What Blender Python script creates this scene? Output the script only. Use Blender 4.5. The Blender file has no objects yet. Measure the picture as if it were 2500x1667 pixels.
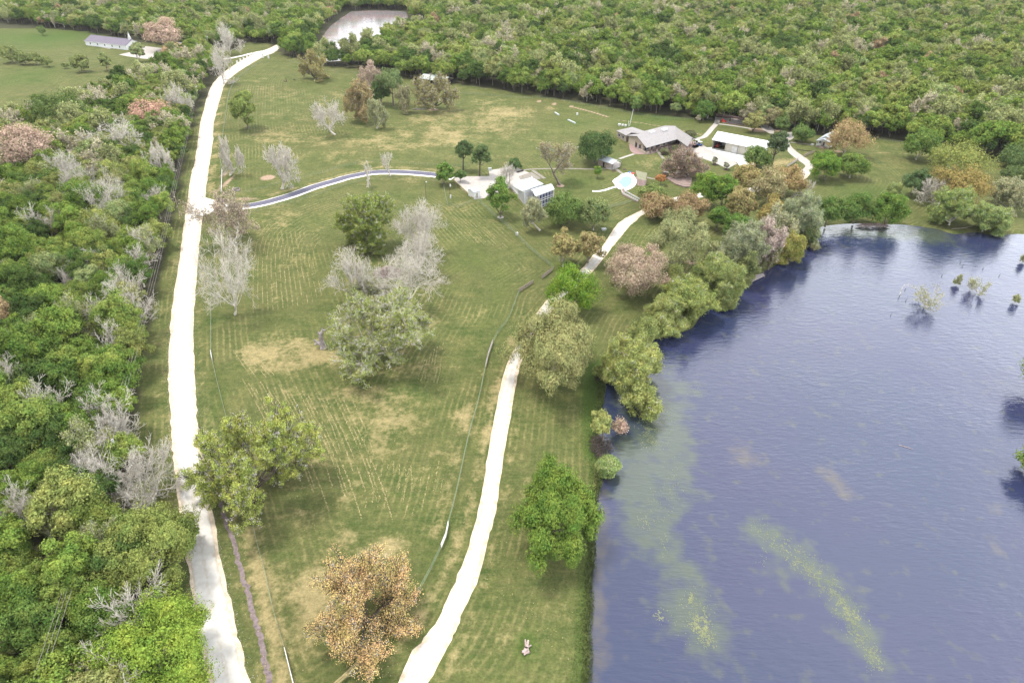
import bpy, math, random
import numpy as np
S = bpy.context.scene
D = bpy.data
R = math.radians
# ------------------------------------------------------------------ camera, sky, sun, exposure
CAM_H, PITCH, FPX = 100.0, R(33), 1667.0
cd = D.cameras.new('camera'); cam = D.objects.new('camera', cd); S.collection.objects.link(cam)
cam.location = (0, 0, CAM_H); cam.rotation_euler = (R(90) - PITCH, 0, 0)
cd.sensor_width = 36; cd.lens = FPX / 2500 * 36; cd.clip_start = 1; cd.clip_end = 9000
S.camera = cam
W = D.worlds.new('World'); S.world = W; W.use_nodes = True
nt = W.node_tree; N = nt.nodes; Lk = nt.links
for n in list(N): N.remove(n)
SUN_EL, SUN_AZ = R(67), R(-62)          # azimuth measured from +Y towards +X (sun to the left, slightly behind the scene)
sky = N.new('ShaderNodeTexSky'); sky.sky_type = 'NISHITA'; sky.sun_disc = False
sky.sun_elevation = SUN_EL; sky.sun_rotation = SUN_AZ
sky.dust_density = 2.0
skm = N.new('ShaderNodeVectorMath'); skm.operation = 'SCALE'; skm.inputs[3].default_value = 0.11
tc = N.new('ShaderNodeTexCoord')
cn = N.new('ShaderNodeTexNoise'); cn.inputs['Scale'].default_value = 2.6; cn.inputs['Detail'].default_value = 5
cr = N.new('ShaderNodeMapRange'); cr.inputs[1].default_value = 0.30; cr.inputs[2].default_value = 0.62
cr.inputs[3].default_value = 0.62; cr.inputs[4].default_value = 1.0
mx = N.new('ShaderNodeMix'); mx.data_type = 'RGBA'
mx.inputs[7].default_value = (0.93, 0.95, 0.98, 1)
bg = N.new('ShaderNodeBackground'); bg.inputs[1].default_value = 1.0
wo = N.new('ShaderNodeOutputWorld')
Lk.new(sky.outputs[0], skm.inputs[0]); Lk.new(tc.outputs['Generated'], cn.inputs['Vector'])
Lk.new(cn.outputs[0], cr.inputs[0]); Lk.new(cr.outputs[0], mx.inputs[0])
sx = N.new('ShaderNodeSeparateXYZ'); Lk.new(tc.outputs['Generated'], sx.inputs[0])
hz = N.new('ShaderNodeMapRange'); hz.inputs[1].default_value = 0.0; hz.inputs[2].default_value = .9; hz.inputs[3].default_value = 1.5; hz.inputs[4].default_value = .72
Lk.new(sx.outputs[2], hz.inputs[0])                      # a cloud layer is brighter towards the horizon and towards the east
ez = N.new('ShaderNodeMapRange'); ez.inputs[1].default_value = -.2; ez.inputs[2].default_value = .8; ez.inputs[3].default_value = .8; ez.inputs[4].default_value = 2.3
Lk.new(sx.outputs[0], ez.inputs[0])
hm = N.new('ShaderNodeMath'); hm.operation = 'MULTIPLY'; Lk.new(hz.outputs[0], hm.inputs[0]); Lk.new(ez.outputs[0], hm.inputs[1])
Lk.new(hm.outputs[0], bg.inputs[1])
Lk.new(skm.outputs[0], mx.inputs[6]); Lk.new(mx.outputs[2], bg.inputs[0]); Lk.new(bg.outputs[0], wo.inputs[0])
sl = D.lights.new('sun', 'SUN'); sl.energy = 2.3; sl.angle = R(12); sl.color = (1.0, 0.955, 0.88)
so = D.objects.new('sun', sl); S.collection.objects.link(so)
so.rotation_euler = (R(90) - SUN_EL, 0, math.pi - SUN_AZ)
so.location = (0, 0, 300)
S.view_settings.view_transform = 'Standard'; S.view_settings.look = 'None'
S.view_settings.exposure = 0.92; S.view_settings.gamma = 1.0
S.cycles.max_bounces = 5; S.cycles.diffuse_bounces = 1; S.cycles.glossy_bounces = 2
S.cycles.transmission_bounces = 3; S.cycles.transparent_max_bounces = 4

# ------------------------------------------------------------------ helpers
def G(px, py, z=0.0):
    """point of the place at height z that the photograph shows at (px, py)"""
    dx = (px - 1250) / FPX; dy = (833.5 - py) / FPX
    c, s = math.cos(PITCH), math.sin(PITCH)
    d = (dx, c + dy * s, -s + dy * c)
    t = (CAM_H - z) / -d[2]
    return np.array((t * d[0], t * d[1]))
def GL(L, z=0.0): return np.array([G(p[0], p[1], z) for p in L])
def scale_at(px, py, z=0.0):
    p = G(px, py, z); depth = p[1] * math.cos(PITCH) + (CAM_H - z) * math.sin(PITCH)
    return FPX / depth
def tag(o, label=None, cat=None, group=None, kind=None):
    if label: o['label'] = label
    if cat: o['category'] = cat
    if group: o['group'] = group
    if kind: o['kind'] = kind
    return o
def link(name, me, parent=None, mats=()):
    for m in mats:
        me.materials.append(m)
    o = D.objects.new(name, me); S.collection.objects.link(o)
    if parent is not None: o.parent = parent
    return o
def empty(name, loc=(0, 0, 0), rz=0.0):
    o = D.objects.new(name, None); S.collection.objects.link(o)
    o.location = (float(loc[0]), float(loc[1]), float(loc[2]) if len(loc) > 2 else 0.0); o.rotation_euler = (0, 0, rz)
    o.empty_display_size = 0.5
    return o
def mesh_np(name, V, F4=None, F3=None, mi=None, smooth=False):
    """V (n,3); F4 (m,4); F3 (k,3)"""
    me = D.meshes.new(name)
    V = np.asarray(V, dtype=np.float32)
    me.vertices.add(len(V)); me.vertices.foreach_set('co', V.ravel())
    n4 = 0 if F4 is None else len(F4); n3 = 0 if F3 is None else len(F3)
    idx = []
    if n4: idx.append(np.asarray(F4, dtype=np.int32).ravel())
    if n3: idx.append(np.asarray(F3, dtype=np.int32).ravel())
    idx = np.concatenate(idx)
    me.loops.add(len(idx)); me.loops.foreach_set('vertex_index', idx)
    me.polygons.add(n4 + n3)
    st = np.concatenate([np.arange(n4) * 4, n4 * 4 + np.arange(n3) * 3]).astype(np.int32)
    me.polygons.foreach_set('loop_start', st)
    me.polygons.foreach_set('loop_total', np.concatenate([np.full(n4, 4), np.full(n3, 3)]).astype(np.int32))
    if mi is not None: me.polygons.foreach_set('material_index', np.asarray(mi, dtype=np.int32))
    if smooth: me.polygons.foreach_set('use_smooth', np.ones(n4 + n3, dtype=bool))
    me.update(calc_edges=True); me.validate()
    return me
class MB:
    def __init__(s): s.v = []; s.f = []
    def poly(s, pts):
        b = len(s.v); s.v += [tuple(float(c) for c in p) for p in pts]; s.f.append(tuple(range(b, b + len(pts))))
    def hexa(s, B, T):
        """B: 4 bottom points ccw, T: 4 top points"""
        b = len(s.v); s.v += [tuple(float(c) for c in p) for p in list(B) + list(T)]
        s.f += [(b+3, b+2, b+1, b), (b+4, b+5, b+6, b+7)]
        for i in range(4):
            j = (i + 1) % 4; s.f.append((b+i, b+j, b+4+j, b+4+i))
    def box(s, c, size, rz=0.0):
        hx, hy, hz = size[0] / 2, size[1] / 2, size[2] / 2
        ca, sa = math.cos(rz), math.sin(rz)
        P = []
        for z in (-hz, hz):
            for x, y in ((-hx, -hy), (hx, -hy), (hx, hy), (-hx, hy)):
                P.append((c[0] + x * ca - y * sa, c[1] + x * sa + y * ca, c[2] + z))
        s.hexa(P[:4], P[4:])
    def bar(s, a, b, w, z0, z1):
        """vertical plank of width w from a to b between heights z0 and z1"""
        a = np.array(a, float)[:2]; b = np.array(b, float)[:2]; d = b - a; L = np.hypot(*d) or 1; d /= L
        n = np.array((-d[1], d[0])) * w / 2
        Q = [a - n, b - n, b + n, a + n]
        s.hexa([(q[0], q[1], z0) for q in Q], [(q[0], q[1], z1) for q in Q])
    def prism(s, P, z0, z1):
        n = len(P); b = len(s.v)
        s.v += [(float(p[0]), float(p[1]), z0) for p in P] + [(float(p[0]), float(p[1]), z1) for p in P]
        s.f.append(tuple(range(b + n - 1, b - 1, -1))); s.f.append(tuple(range(b + n, b + 2 * n)))
        for i in range(n):
            j = (i + 1) % n; s.f.append((b+i, b+j, b+n+j, b+n+i))
    def tube(s, a, b, r0, r1, n=6, cap=True):
        a = np.array(a, float); b = np.array(b, float); d = b - a; L = np.linalg.norm(d) or 1; d /= L
        t = np.cross(d, (0, 0, 1.0) if abs(d[2]) < .9 else (1.0, 0, 0)); t /= np.linalg.norm(t); u = np.cross(d, t)
        k = len(s.v)
        for c, r in ((a, r0), (b, r1)):
            for i in range(n):
                an = 2 * math.pi * i / n
                s.v.append(tuple(c + (t * math.cos(an) + u * math.sin(an)) * r))
        for i in range(n):
            j = (i + 1) % n; s.f.append((k+i, k+j, k+n+j, k+n+i))
        if cap: s.f.append(tuple(range(k + n - 1, k - 1, -1))); s.f.append(tuple(range(k + n, k + 2 * n)))
    def slab(s, P, t):
        """P: 3D polygon, thickness t downwards"""
        n = len(P); b = len(s.v)
        s.v += [tuple(float(c) for c in p) for p in P] + [(float(p[0]), float(p[1]), float(p[2]) - t) for p in P]
        s.f.append(tuple(range(b, b + n))); s.f.append(tuple(range(b + 2 * n - 1, b + n - 1, -1)))
        for i in range(n):
            j = (i + 1) % n; s.f.append((b+i, b+n+i, b+n+j, b+j))
    def build(s, name, mat, parent=None, smooth=False):
        me = D.meshes.new(name); me.from_pydata(s.v, [], s.f); me.update()
        if smooth:
            for p in me.polygons: p.use_smooth = True
        return link(name, me, parent, [mat] if not isinstance(mat, (list, tuple)) else mat)
def catmull(P, n=8):
    P = [np.array(p, float) for p in P]; out = []
    Q = [2 * P[0] - P[1]] + P + [2 * P[-1] - P[-2]]
    for i in range(1, len(Q) - 2):
        for k in range(n):
            t = k / n
            a, b, c, d = Q[i-1], Q[i], Q[i+1], Q[i+2]
            out.append(0.5 * ((2*b) + (-a + c) * t + (2*a - 5*b + 4*c - d) * t*t + (-a + 3*b - 3*c + d) * t**3))
    out.append(P[-1]); return np.array(out)

# ------------------------------------------------------------------ materials
def mat(name, col, rough=0.8, var=0.15, scale=3.0, bump=0.0, bscale=20.0, metal=0.0, spec=0.3, col2=None, detail=4, obj=False):
    m = D.materials.new(name); m.use_nodes = True; t = m.node_tree; n = t.nodes; b = n['Principled BSDF']
    b.inputs['Roughness'].default_value = rough; b.inputs['Metallic'].default_value = metal
    b.inputs['Specular IOR Level'].default_value = spec
    tc = n.new('ShaderNodeNewGeometry'); no = n.new('ShaderNodeTexNoise'); no.inputs['Scale'].default_value = scale
    no.inputs['Detail'].default_value = detail
    t.links.new(tc.outputs['Position'], no.inputs['Vector'])
    mr = n.new('ShaderNodeMapRange'); mr.inputs[1].default_value = .3; mr.inputs[2].default_value = .7
    t.links.new(no.outputs[0], mr.inputs[0])
    mx = n.new('ShaderNodeMix'); mx.data_type = 'RGBA'
    c2 = col2 or tuple(c * (1 - var * 1.6) for c in col)
    mx.inputs[6].default_value = (*c2, 1); mx.inputs[7].default_value = (*[min(c * (1 + var * .4), 1) for c in col], 1)
    t.links.new(mr.outputs[0], mx.inputs[0]); t.links.new(mx.outputs[2], b.inputs['Base Color'])
    if bump:
        n2 = n.new('ShaderNodeTexNoise'); n2.inputs['Scale'].default_value = bscale; n2.inputs['Detail'].default_value = 3
        t.links.new(tc.outputs['Position'], n2.inputs['Vector'])
        bp = n.new('ShaderNodeBump'); bp.inputs['Strength'].default_value = bump; bp.inputs['Distance'].default_value = .1
        t.links.new(n2.outputs[0], bp.inputs['Height']); t.links.new(bp.outputs[0], b.inputs['Normal'])
    return m
def leaf_mat(name):
    m = D.materials.new(name); m.use_nodes = True; t = m.node_tree; n = t.nodes; l = t.links
    for x in list(n): n.remove(x)
    out = n.new('ShaderNodeOutputMaterial')
    at = n.new('ShaderNodeAttribute'); at.attribute_type = 'INSTANCER'; at.attribute_name = 'tint'
    ge = n.new('ShaderNodeNewGeometry')
    mr = n.new('ShaderNodeMapRange'); mr.inputs[3].default_value = 0.95; mr.inputs[4].default_value = 2.05
    l.new(ge.outputs['Random Per Island'], mr.inputs[0])
    wm = n.new('ShaderNodeVectorMath'); wm.operation = 'MULTIPLY'; wm.inputs[1].default_value = (1.16, 1.05, 1.05); l.new(at.outputs['Color'], wm.inputs[0])
    sc = n.new('ShaderNodeVectorMath'); sc.operation = 'SCALE'
    l.new(wm.outputs[0], sc.inputs[0]); l.new(mr.outputs[0], sc.inputs[3])
    # patches of warmer and cooler foliage inside one crown
    no = n.new('ShaderNodeTexNoise'); no.inputs['Scale'].default_value = 0.45; no.inputs['Detail'].default_value = 2
    l.new(ge.outputs['Position'], no.inputs['Vector'])
    hs = n.new('ShaderNodeHueSaturation'); l.new(sc.outputs[0], hs.inputs['Color'])
    mh = n.new('ShaderNodeMapRange'); mh.inputs[1].default_value = .3; mh.inputs[2].default_value = .7
    mh.inputs[3].default_value = .475; mh.inputs[4].default_value = .525
    l.new(no.outputs[0], mh.inputs[0]); l.new(mh.outputs[0], hs.inputs['Hue'])
    mv = n.new('ShaderNodeMapRange'); mv.inputs[1].default_value = .3; mv.inputs[2].default_value = .7
    mv.inputs[3].default_value = 1.15; mv.inputs[4].default_value = .85
    l.new(no.outputs[0], mv.inputs[0]); l.new(mv.outputs[0], hs.inputs['Value'])
    d = n.new('ShaderNodeBsdfDiffuse'); tr = n.new('ShaderNodeBsdfTranslucent'); ms = n.new('ShaderNodeMixShader')
    ms.inputs[0].default_value = .20
    l.new(hs.outputs[0], d.inputs[0]); l.new(hs.outputs[0], tr.inputs[0])
    l.new(d.outputs[0], ms.inputs[1]); l.new(tr.outputs[0], ms.inputs[2]); l.new(ms.outputs[0], out.inputs[0])
    return m
M = {}
M['leaf'] = leaf_mat('leaves')
M['bark'] = mat('grey_bark', (.20, .165, .135), .9, .35, 2.0)
M['pale_bark'] = mat('pale_bare_bark', (.62, .57, .49), .9, .3, 1.2)
M['dark_bark'] = mat('dark_bark', (.10, .08, .065), .9, .3, 2.0)
M['moss'] = mat('mossy_bark', (.46, .44, .36), .9, .35, 1.0, col2=(.16, .14, .11))
M['gravel'] = mat('limestone_gravel', (.84, .815, .77), .95, .1, .9, .25, 6, col2=(.74, .69, .62), detail=8)
M['gravel_tan'] = mat('worn_gravel', (.66, .56, .45), .95, .2, .8, .4, 6, col2=(.42, .33, .22), detail=8)
M['asphalt'] = mat('asphalt', (.115, .112, .155), .9, .2, 1.2, col2=(.085, .082, .115), detail=8)
M['concrete'] = mat('concrete', (.40, .37, .345), .85, .12, .7, col2=(.33, .30, .27), detail=8)
M['white_concrete'] = mat('white_concrete', (.82, .81, .78), .8, .08, .8)
M['stone_path'] = mat('grey_path', (.26, .235, .20), .9, .2, 1.2, detail=8)
M['white_paint'] = mat('white_paint', (.64, .64, .63), .6, .08, 1.0)
M['white_metal'] = mat('white_metal_roof', (.46, .50, .54), .45, .06, .4)
M['gloss_white'] = mat('bright_white_roof', (.82, .83, .83), .5, .04, .5)
M['grey_metal'] = mat('grey_metal_roof', (.42, .46, .44), .5, .1, .5)
M['purple_roof'] = mat('slate_purple_shingles', (.165, .145, .185), .85, .14, 1.5, detail=8)
M['shingle'] = mat('grey_beige_shingles', (.285, .268, .268), .9, .1, 1.2, col2=(.235, .22, .22), detail=8)
M['stone_wall'] = mat('cream_stone_wall', (.44, .37, .30), .85, .15, 1.5, .3, 8)
M['tan_wall'] = mat('tan_wall', (.34, .285, .235), .85, .12, 1.0)
M['beige_wall'] = mat('beige_wall', (.36, .34, .29), .8, .1, 1.0)
M['pink_patio'] = mat('pinkish_brick_paving', (.33, .23, .215), .9, .2, 1.5, detail=8)
M['deck'] = mat('weathered_deck_boards', (.27, .20, .175), .85, .2, 1.5, detail=8)
M['dark'] = mat('dark_interior', (.02, .02, .03), .8, .1)
M['glass'] = mat('window_glass', (.04, .05, .10), .12, .1, spec=.6)
M['screen'] = mat('dark_porch_screen', (.06, .065, .14), .5, .2, 1.0)
M['wood'] = mat('weathered_wood', (.30, .25, .20), .9, .25, 2.0)
M['pole'] = mat('pole_wood', (.14, .10, .08), .9, .2, 2.0)
M['green_wire'] = mat('green_fence_mesh', (.20, .27, .18), .7, .15, 1.0)
M['red'] = mat('red_paint', (.55, .05, .03), .5, .15, 2.0)
M['blue'] = mat('blue_plastic', (.05, .12, .35), .5, .1)
M['mulch'] = mat('dark_mulch', (.07, .04, .035), .95, .3, 3)
M['brush'] = mat('pinkish_dead_brush', (.48, .37, .34), .95, .35, 2.0)
M['driftwood'] = mat('grey_dead_wood', (.40, .35, .35), .9, .3, 1.5)
M['pool_water'] = mat('pool_water', (.14, .33, .43), .06, .08, 1.2, .15, 3, spec=.5)
M['pool_wall'] = mat('pool_plaster', (.6, .8, .85), .6, .05)
M['hay'] = mat('cut_hay', (.33, .275, .135), .95, .3, 1.0)
M['pad'] = mat('lily_pads', (.165, .172, .07), .5, .25, .3, col2=(.08, .105, .06), spec=.4)
M['mud'] = mat('mud_ditch', (.20, .155, .155), .8, .3, 1.5)
M['soil'] = mat('bare_reddish_soil', (.42, .30, .22), .95, .25, .8)
M['tyre'] = mat('black_rubber', (.02, .02, .02), .8, .1)

def road_mat():
    m = mat('rutted_limestone_gravel', (.56, .54, .505), .95, .1, .7, .25, 6, col2=(.47, .445, .40), detail=8); t = m.node_tree; n = t.nodes; l = t.links; b = n['Principled BSDF']
    a = n.new('ShaderNodeAttribute'); a.attribute_name = 'across'; no = n.new('ShaderNodeTexNoise'); no.inputs['Scale'].default_value = .55; no.inputs['Detail'].default_value = 8; ge = n.new('ShaderNodeNewGeometry'); l.new(ge.outputs['Position'], no.inputs['Vector'])
    def M_(op, x, y):
        q = n.new('ShaderNodeMath'); q.operation = op
        for k, v in ((0, x), (1, y)):
            if isinstance(v, (int, float)): q.inputs[k].default_value = v
            else: l.new(v, q.inputs[k])
        return q.outputs[0]
    c = M_('ABSOLUTE', M_('SUBTRACT', a.outputs['Fac'], .5), 0)                 # 0 on the crown of the road, .5 at its edge
    w = M_('ADD', c, M_('MULTIPLY', M_('SUBTRACT', no.outputs[0], .5), .5))
    e = n.new('ShaderNodeMapRange'); e.inputs[1].default_value = .40; e.inputs[2].default_value = .52; e.inputs[4].default_value = .8; l.new(w, e.inputs[0])
    d = n.new('ShaderNodeMapRange'); d.inputs[1].default_value = .07; d.inputs[2].default_value = .0; d.inputs[4].default_value = .45; l.new(M_('ABSOLUTE', w, 0), d.inputs[0])
    src = b.inputs['Base Color'].links[0].from_socket; f = M_('MAXIMUM', e.outputs[0], d.outputs[0])
    x = n.new('ShaderNodeMix'); x.data_type = 'RGBA'; x.inputs[7].default_value = (.40, .335, .25, 1); l.new(src, x.inputs[6]); l.new(f, x.inputs[0]); l.new(x.outputs[2], b.inputs['Base Color']); return m
M['road'] = road_mat()
# ------------------------------------------------------------------ tree generators
def leaf_geo(C, Nrm, size, rng):
    n = len(C); rnd = rng.normal(size=(n, 3))
    Nn = Nrm / (np.linalg.norm(Nrm, axis=1, keepdims=True) + 1e-6)
    Nn = Nn * .95 + rnd / np.linalg.norm(rnd, axis=1, keepdims=True) * .55
    Nn /= np.linalg.norm(Nn, axis=1, keepdims=True) + 1e-6
    T = np.cross(Nn, rng.normal(size=(n, 3))); T /= np.linalg.norm(T, axis=1, keepdims=True) + 1e-6
    B = np.cross(Nn, T)
    s = (size * rng.uniform(.6, 1.35, n))[:, None]
    V = np.stack([C + T * s * .62, C + B * s * .42, C - T * s * .62, C - B * s * .42], 1).reshape(-1, 3)
    return V, np.arange(n * 4).reshape(-1, 4)
def dirs(rng, n, zmin):
    i = np.arange(n) + .5; ph = i * 2.399963 + rng.uniform(0, 6.28)
    z = 1 - (1 - zmin) * i / n; r = np.sqrt(np.maximum(1 - z * z, 0))
    d = np.stack([np.cos(ph) * r, np.sin(ph) * r, z], 1) + rng.normal(size=(n, 3)) * .13
    return d / np.linalg.norm(d, axis=1, keepdims=True)
def lumps(rng, Rr, h0, h1, nl, leaves, lsize, nsub=9, zmin=-.35, lr=.36, up=.25, gap=.0):
    """crown made of leaf clumps on clumps, no closed shell: gaps stay between the clumps"""
    cz = h0 + (h1 - h0) * .42; rz = (h1 - h0) * .58
    d = dirs(rng, nl, zmin); keep = rng.uniform(size=nl) > gap; d = d[keep]
    lobes = 1 + .16 * np.sin(3 * np.arctan2(d[:, 1], d[:, 0]) + rng.uniform(0, 6)) + .1 * rng.normal(size=len(d))
    rad = rng.uniform(.52, .80, len(d)) * lobes
    C = d * rad[:, None] * np.array((Rr, Rr, rz)) + np.array((0, 0, cz))
    LR = Rr * lr * rng.uniform(.7, 1.25, len(d))
    cs, ns = [], []
    per = max(3, int(leaves / (len(d) * nsub)))
    for c, r in zip(C, LR):
        sd = dirs(rng, nsub, -.5); sc = c + sd * r * .68 * rng.uniform(.75, 1.2, (nsub, 1)) * np.array((1, 1, .8))
        for q, s_ in zip(sc, sd):
            ld = rng.normal(size=(per, 3)); ld /= np.linalg.norm(ld, axis=1, keepdims=True)
            sr = r * .40
            p = q + ld * sr * rng.uniform(.72, 1.08, (per, 1))
            cs.append(p); ns.append(ld + s_ * .8 + (c - (0, 0, cz)) / Rr * .5 + np.array((0, 0, up)))
    cs = np.concatenate(cs); ns = np.concatenate(ns)
    q = (cs - (0, 0, cz)) / (Rr, Rr, rz); k = (np.linalg.norm(q, axis=1) > .42) & (cs[:, 2] > h0 * .75)
    V, F = leaf_geo(cs[k], ns[k], lsize, rng)
    # the denser twiggy inside of every clump, mostly in the shade of the outer leaves
    nc = max(10, int(leaves * .10 / len(C))); ld = rng.normal(size=(len(C), nc, 3)); ld /= np.linalg.norm(ld, axis=2, keepdims=True)
    P = (C[:, None] + ld * (LR * .62)[:, None, None] * rng.uniform(.2, 1, (len(C), nc, 1))).reshape(-1, 3)
    P = np.concatenate([P, np.array((0, 0, cz)) + dirs(rng, nc * 6, -.4) * np.array((Rr, Rr, rz)) * rng.uniform(.25, .55, (nc * 6, 1))])
    v2, f2 = leaf_geo(P, P - (0, 0, cz - 1), lsize * 2.2, rng); F = np.concatenate([F, f2 + len(V)]); V = np.concatenate([V, v2])
    return V, F, C
def seg_geo(segs, n=4):
    """segs: array (k,8) p0 p1 r0 r1"""
    A = np.array(segs, float); p0, p1, r0, r1 = A[:, :3], A[:, 3:6], A[:, 6], A[:, 7]
    d = p1 - p0; d /= np.linalg.norm(d, axis=1, keepdims=True) + 1e-9
    ref = np.where(np.abs(d[:, 2:3]) < .9, np.array([[0, 0, 1.]]), np.array([[1., 0, 0]]))
    t = np.cross(d, ref); t /= np.linalg.norm(t, axis=1, keepdims=True); u = np.cross(d, t)
    an = np.arange(n) * 2 * math.pi / n
    ring = t[:, None, :] * np.cos(an)[None, :, None] + u[:, None, :] * np.sin(an)[None, :, None]
    V = np.concatenate([p0[:, None] + ring * r0[:, None, None], p1[:, None] + ring * r1[:, None, None]], 1)
    k = len(A); base = (np.arange(k) * 2 * n)[:, None, None]
    i = np.arange(n); j = (i + 1) % n
    F = np.stack([i, j, j + n, i + n], 1)[None] + base
    return V.reshape(-1, 3), F.reshape(-1, 4)
def skeleton(rng, h, Rr, trunk_h, r0, limbs, depth, wig=.22, upb=.10, kids=3, lean=(0, 0), el=(18, 72), rmin=.02):
    segs, tips = [], []
    rn = random.Random(int(rng.integers(1 << 30)))
    def nrm(x, y, z):
        l = math.sqrt(x*x + y*y + z*z) or 1; return x/l, y/l, z/l
    p = (0, 0, 0); k = 4; r = r0
    for i in range(k):
        q = (lean[0] * trunk_h * (i+1)/k + rn.uniform(-.1, .1) * r0, lean[1] * trunk_h * (i+1)/k + rn.uniform(-.1, .1) * r0, trunk_h * (i+1)/k)
        ra = r0 * (1.35 - .35 * min(1, i)) if i == 0 else r
        r = r0 * (1 - .25 * (i+1)/k); segs.append((*p, *q, ra, r)); p = q
    top = p
    def branch(p, d, L, r, lev):
        n = 4; sl = L / n
        for i in range(n):
            d = nrm(d[0] + rn.gauss(0, wig), d[1] + rn.gauss(0, wig), d[2] + rn.gauss(0, wig) + upb)
            q = (p[0] + d[0]*sl, p[1] + d[1]*sl, max(p[2] + d[2]*sl, .6)); r2 = max(r * (1 - .62 * (i+1)/n), rmin * .6)
            rr = max(r * (1 - .62 * i / n), rmin)
            segs.append((*p, *q, rr, r2)); p = q
            if lev > 0 and (i > 0 or lev < depth):
                m = kids if i == n - 1 else (1 if rn.random() < .62 else 2)
                for _ in range(m):
                    a = rn.uniform(.45, 1.1); v = nrm(rn.gauss(0, 1), rn.gauss(0, 1), rn.gauss(0, .8))
                    dd = nrm(d[0]*math.cos(a) + v[0]*math.sin(a), d[1]*math.cos(a) + v[1]*math.sin(a), d[2]*math.cos(a) + v[2]*math.sin(a))
                    branch(p, dd, L * rn.uniform(.42, .66), r2 * .72, lev - 1)
            if lev <= 1: tips.append(p)
    for i in range(limbs):
        az = 2 * math.pi * (i + rn.uniform(-.3, .3)) / limbs; e = R(rn.uniform(*el))
        d = (math.cos(az) * math.cos(e), math.sin(az) * math.cos(e), math.sin(e))
        reach = 1 / math.sqrt((math.cos(e) / Rr) ** 2 + (math.sin(e) / max(h - trunk_h, 1)) ** 2)
        t0 = rn.uniform(.75, 1.0); sp = tuple(c * t0 for c in top)
        branch(sp, d, reach * .66, r0 * .55 * rn.uniform(.7, 1.1), depth)
    A = np.array(segs); T = np.array(tips)
    # bring the crown to the wanted spread and height
    ext = np.percentile(np.hypot(T[:, 0] - top[0], T[:, 1] - top[1]), 93); eh = np.percentile(T[:, 2], 97)
    sx = Rr / ext; sz = (h - trunk_h * .5) / max(eh - trunk_h * .5, 1)
    for cols in ((0, 1), (3, 4)):
        for ci, c in enumerate(cols): A[:, c] = top[ci] * np.minimum(1, A[:, 2 if cols[0] == 0 else 5] / trunk_h) + (A[:, c] - top[ci] * np.minimum(1, A[:, 2 if cols[0] == 0 else 5] / trunk_h)) * sx
    for c in (2, 5): A[:, c] = np.where(A[:, c] > trunk_h * .5, trunk_h * .5 + (A[:, c] - trunk_h * .5) * sz, A[:, c])
    T[:, :2] = np.array(top[:2]) + (T[:, :2] - np.array(top[:2])) * sx
    T[:, 2] = np.where(T[:, 2] > trunk_h * .5, trunk_h * .5 + (T[:, 2] - trunk_h * .5) * sz, T[:, 2])
    return A, T
def limbs_to(rng, C, h0, r0, n=7, trunk_top=None, lean=(0, 0)):
    """trunk and limbs of a leafy tree reaching into its clumps"""
    tt = trunk_top or h0 * 1.05; segs = []; p = np.zeros(3)
    for i in range(3):
        q = np.array((lean[0] * tt * (i+1)/3, lean[1] * tt * (i+1)/3, tt * (i+1)/3)); segs.append((*p, *q, r0 * (1.4, 1, .85)[i], r0 * (1, .85, .7)[i])); p = q
    for c in C[rng.permutation(len(C))[:n]]:
        a = p.copy(); r = r0 * .42
        for k in range(1, 5):
            b = p + (c - p) * (k / 4) + rng.normal(size=3) * .07 * np.linalg.norm(c - p); segs.append((*a, *b, r, r * .68)); a = b; r *= .68
    return np.array(segs)
def tip_leaves(rng, T, per, rad, lsize, frac=1.0, cz=None):
    T = T[rng.uniform(size=len(T)) < frac]
    n = len(T) * per; ld = rng.normal(size=(n, 3)); ld /= np.linalg.norm(ld, axis=1, keepdims=True)
    P = np.repeat(T, per, 0) + ld * rad * rng.uniform(.2, 1.15, (n, 1)) * np.array((1, 1, .7))
    P[:, 2] = np.maximum(P[:, 2], .4)
    ns = ld + np.array((0, 0, .35))
    return leaf_geo(P, ns, lsize, rng)
def place_tree(name, base, trunk_me, crown_me, tint, label, cat='tree', group=None, rz=0., sc=1., branch_name='trunk'):
    e = empty(name, (base[0], base[1], 0), rz); e.scale = (sc, sc, sc)
    tag(e, label, cat, group)
    t = D.objects.new(branch_name, trunk_me); S.collection.objects.link(t); t.parent = e
    if crown_me is not None:
        c = D.objects.new('crown', crown_me); S.collection.objects.link(c); c.parent = e; c['tint'] = tuple(float(v) for v in tint)
    return e
SEED = [100]
def rngn(): SEED[0] += 1; return np.random.default_rng(SEED[0])
def me_leaf(V, F):
    m = mesh_np('crown', V, F4=F); m.materials.append(M['leaf']); return m
def me_bark(A, mt, n=5):
    V, F = seg_geo(A, n); m = mesh_np('trunk', V, F4=F, smooth=True); m.materials.append(mt); return m

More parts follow.
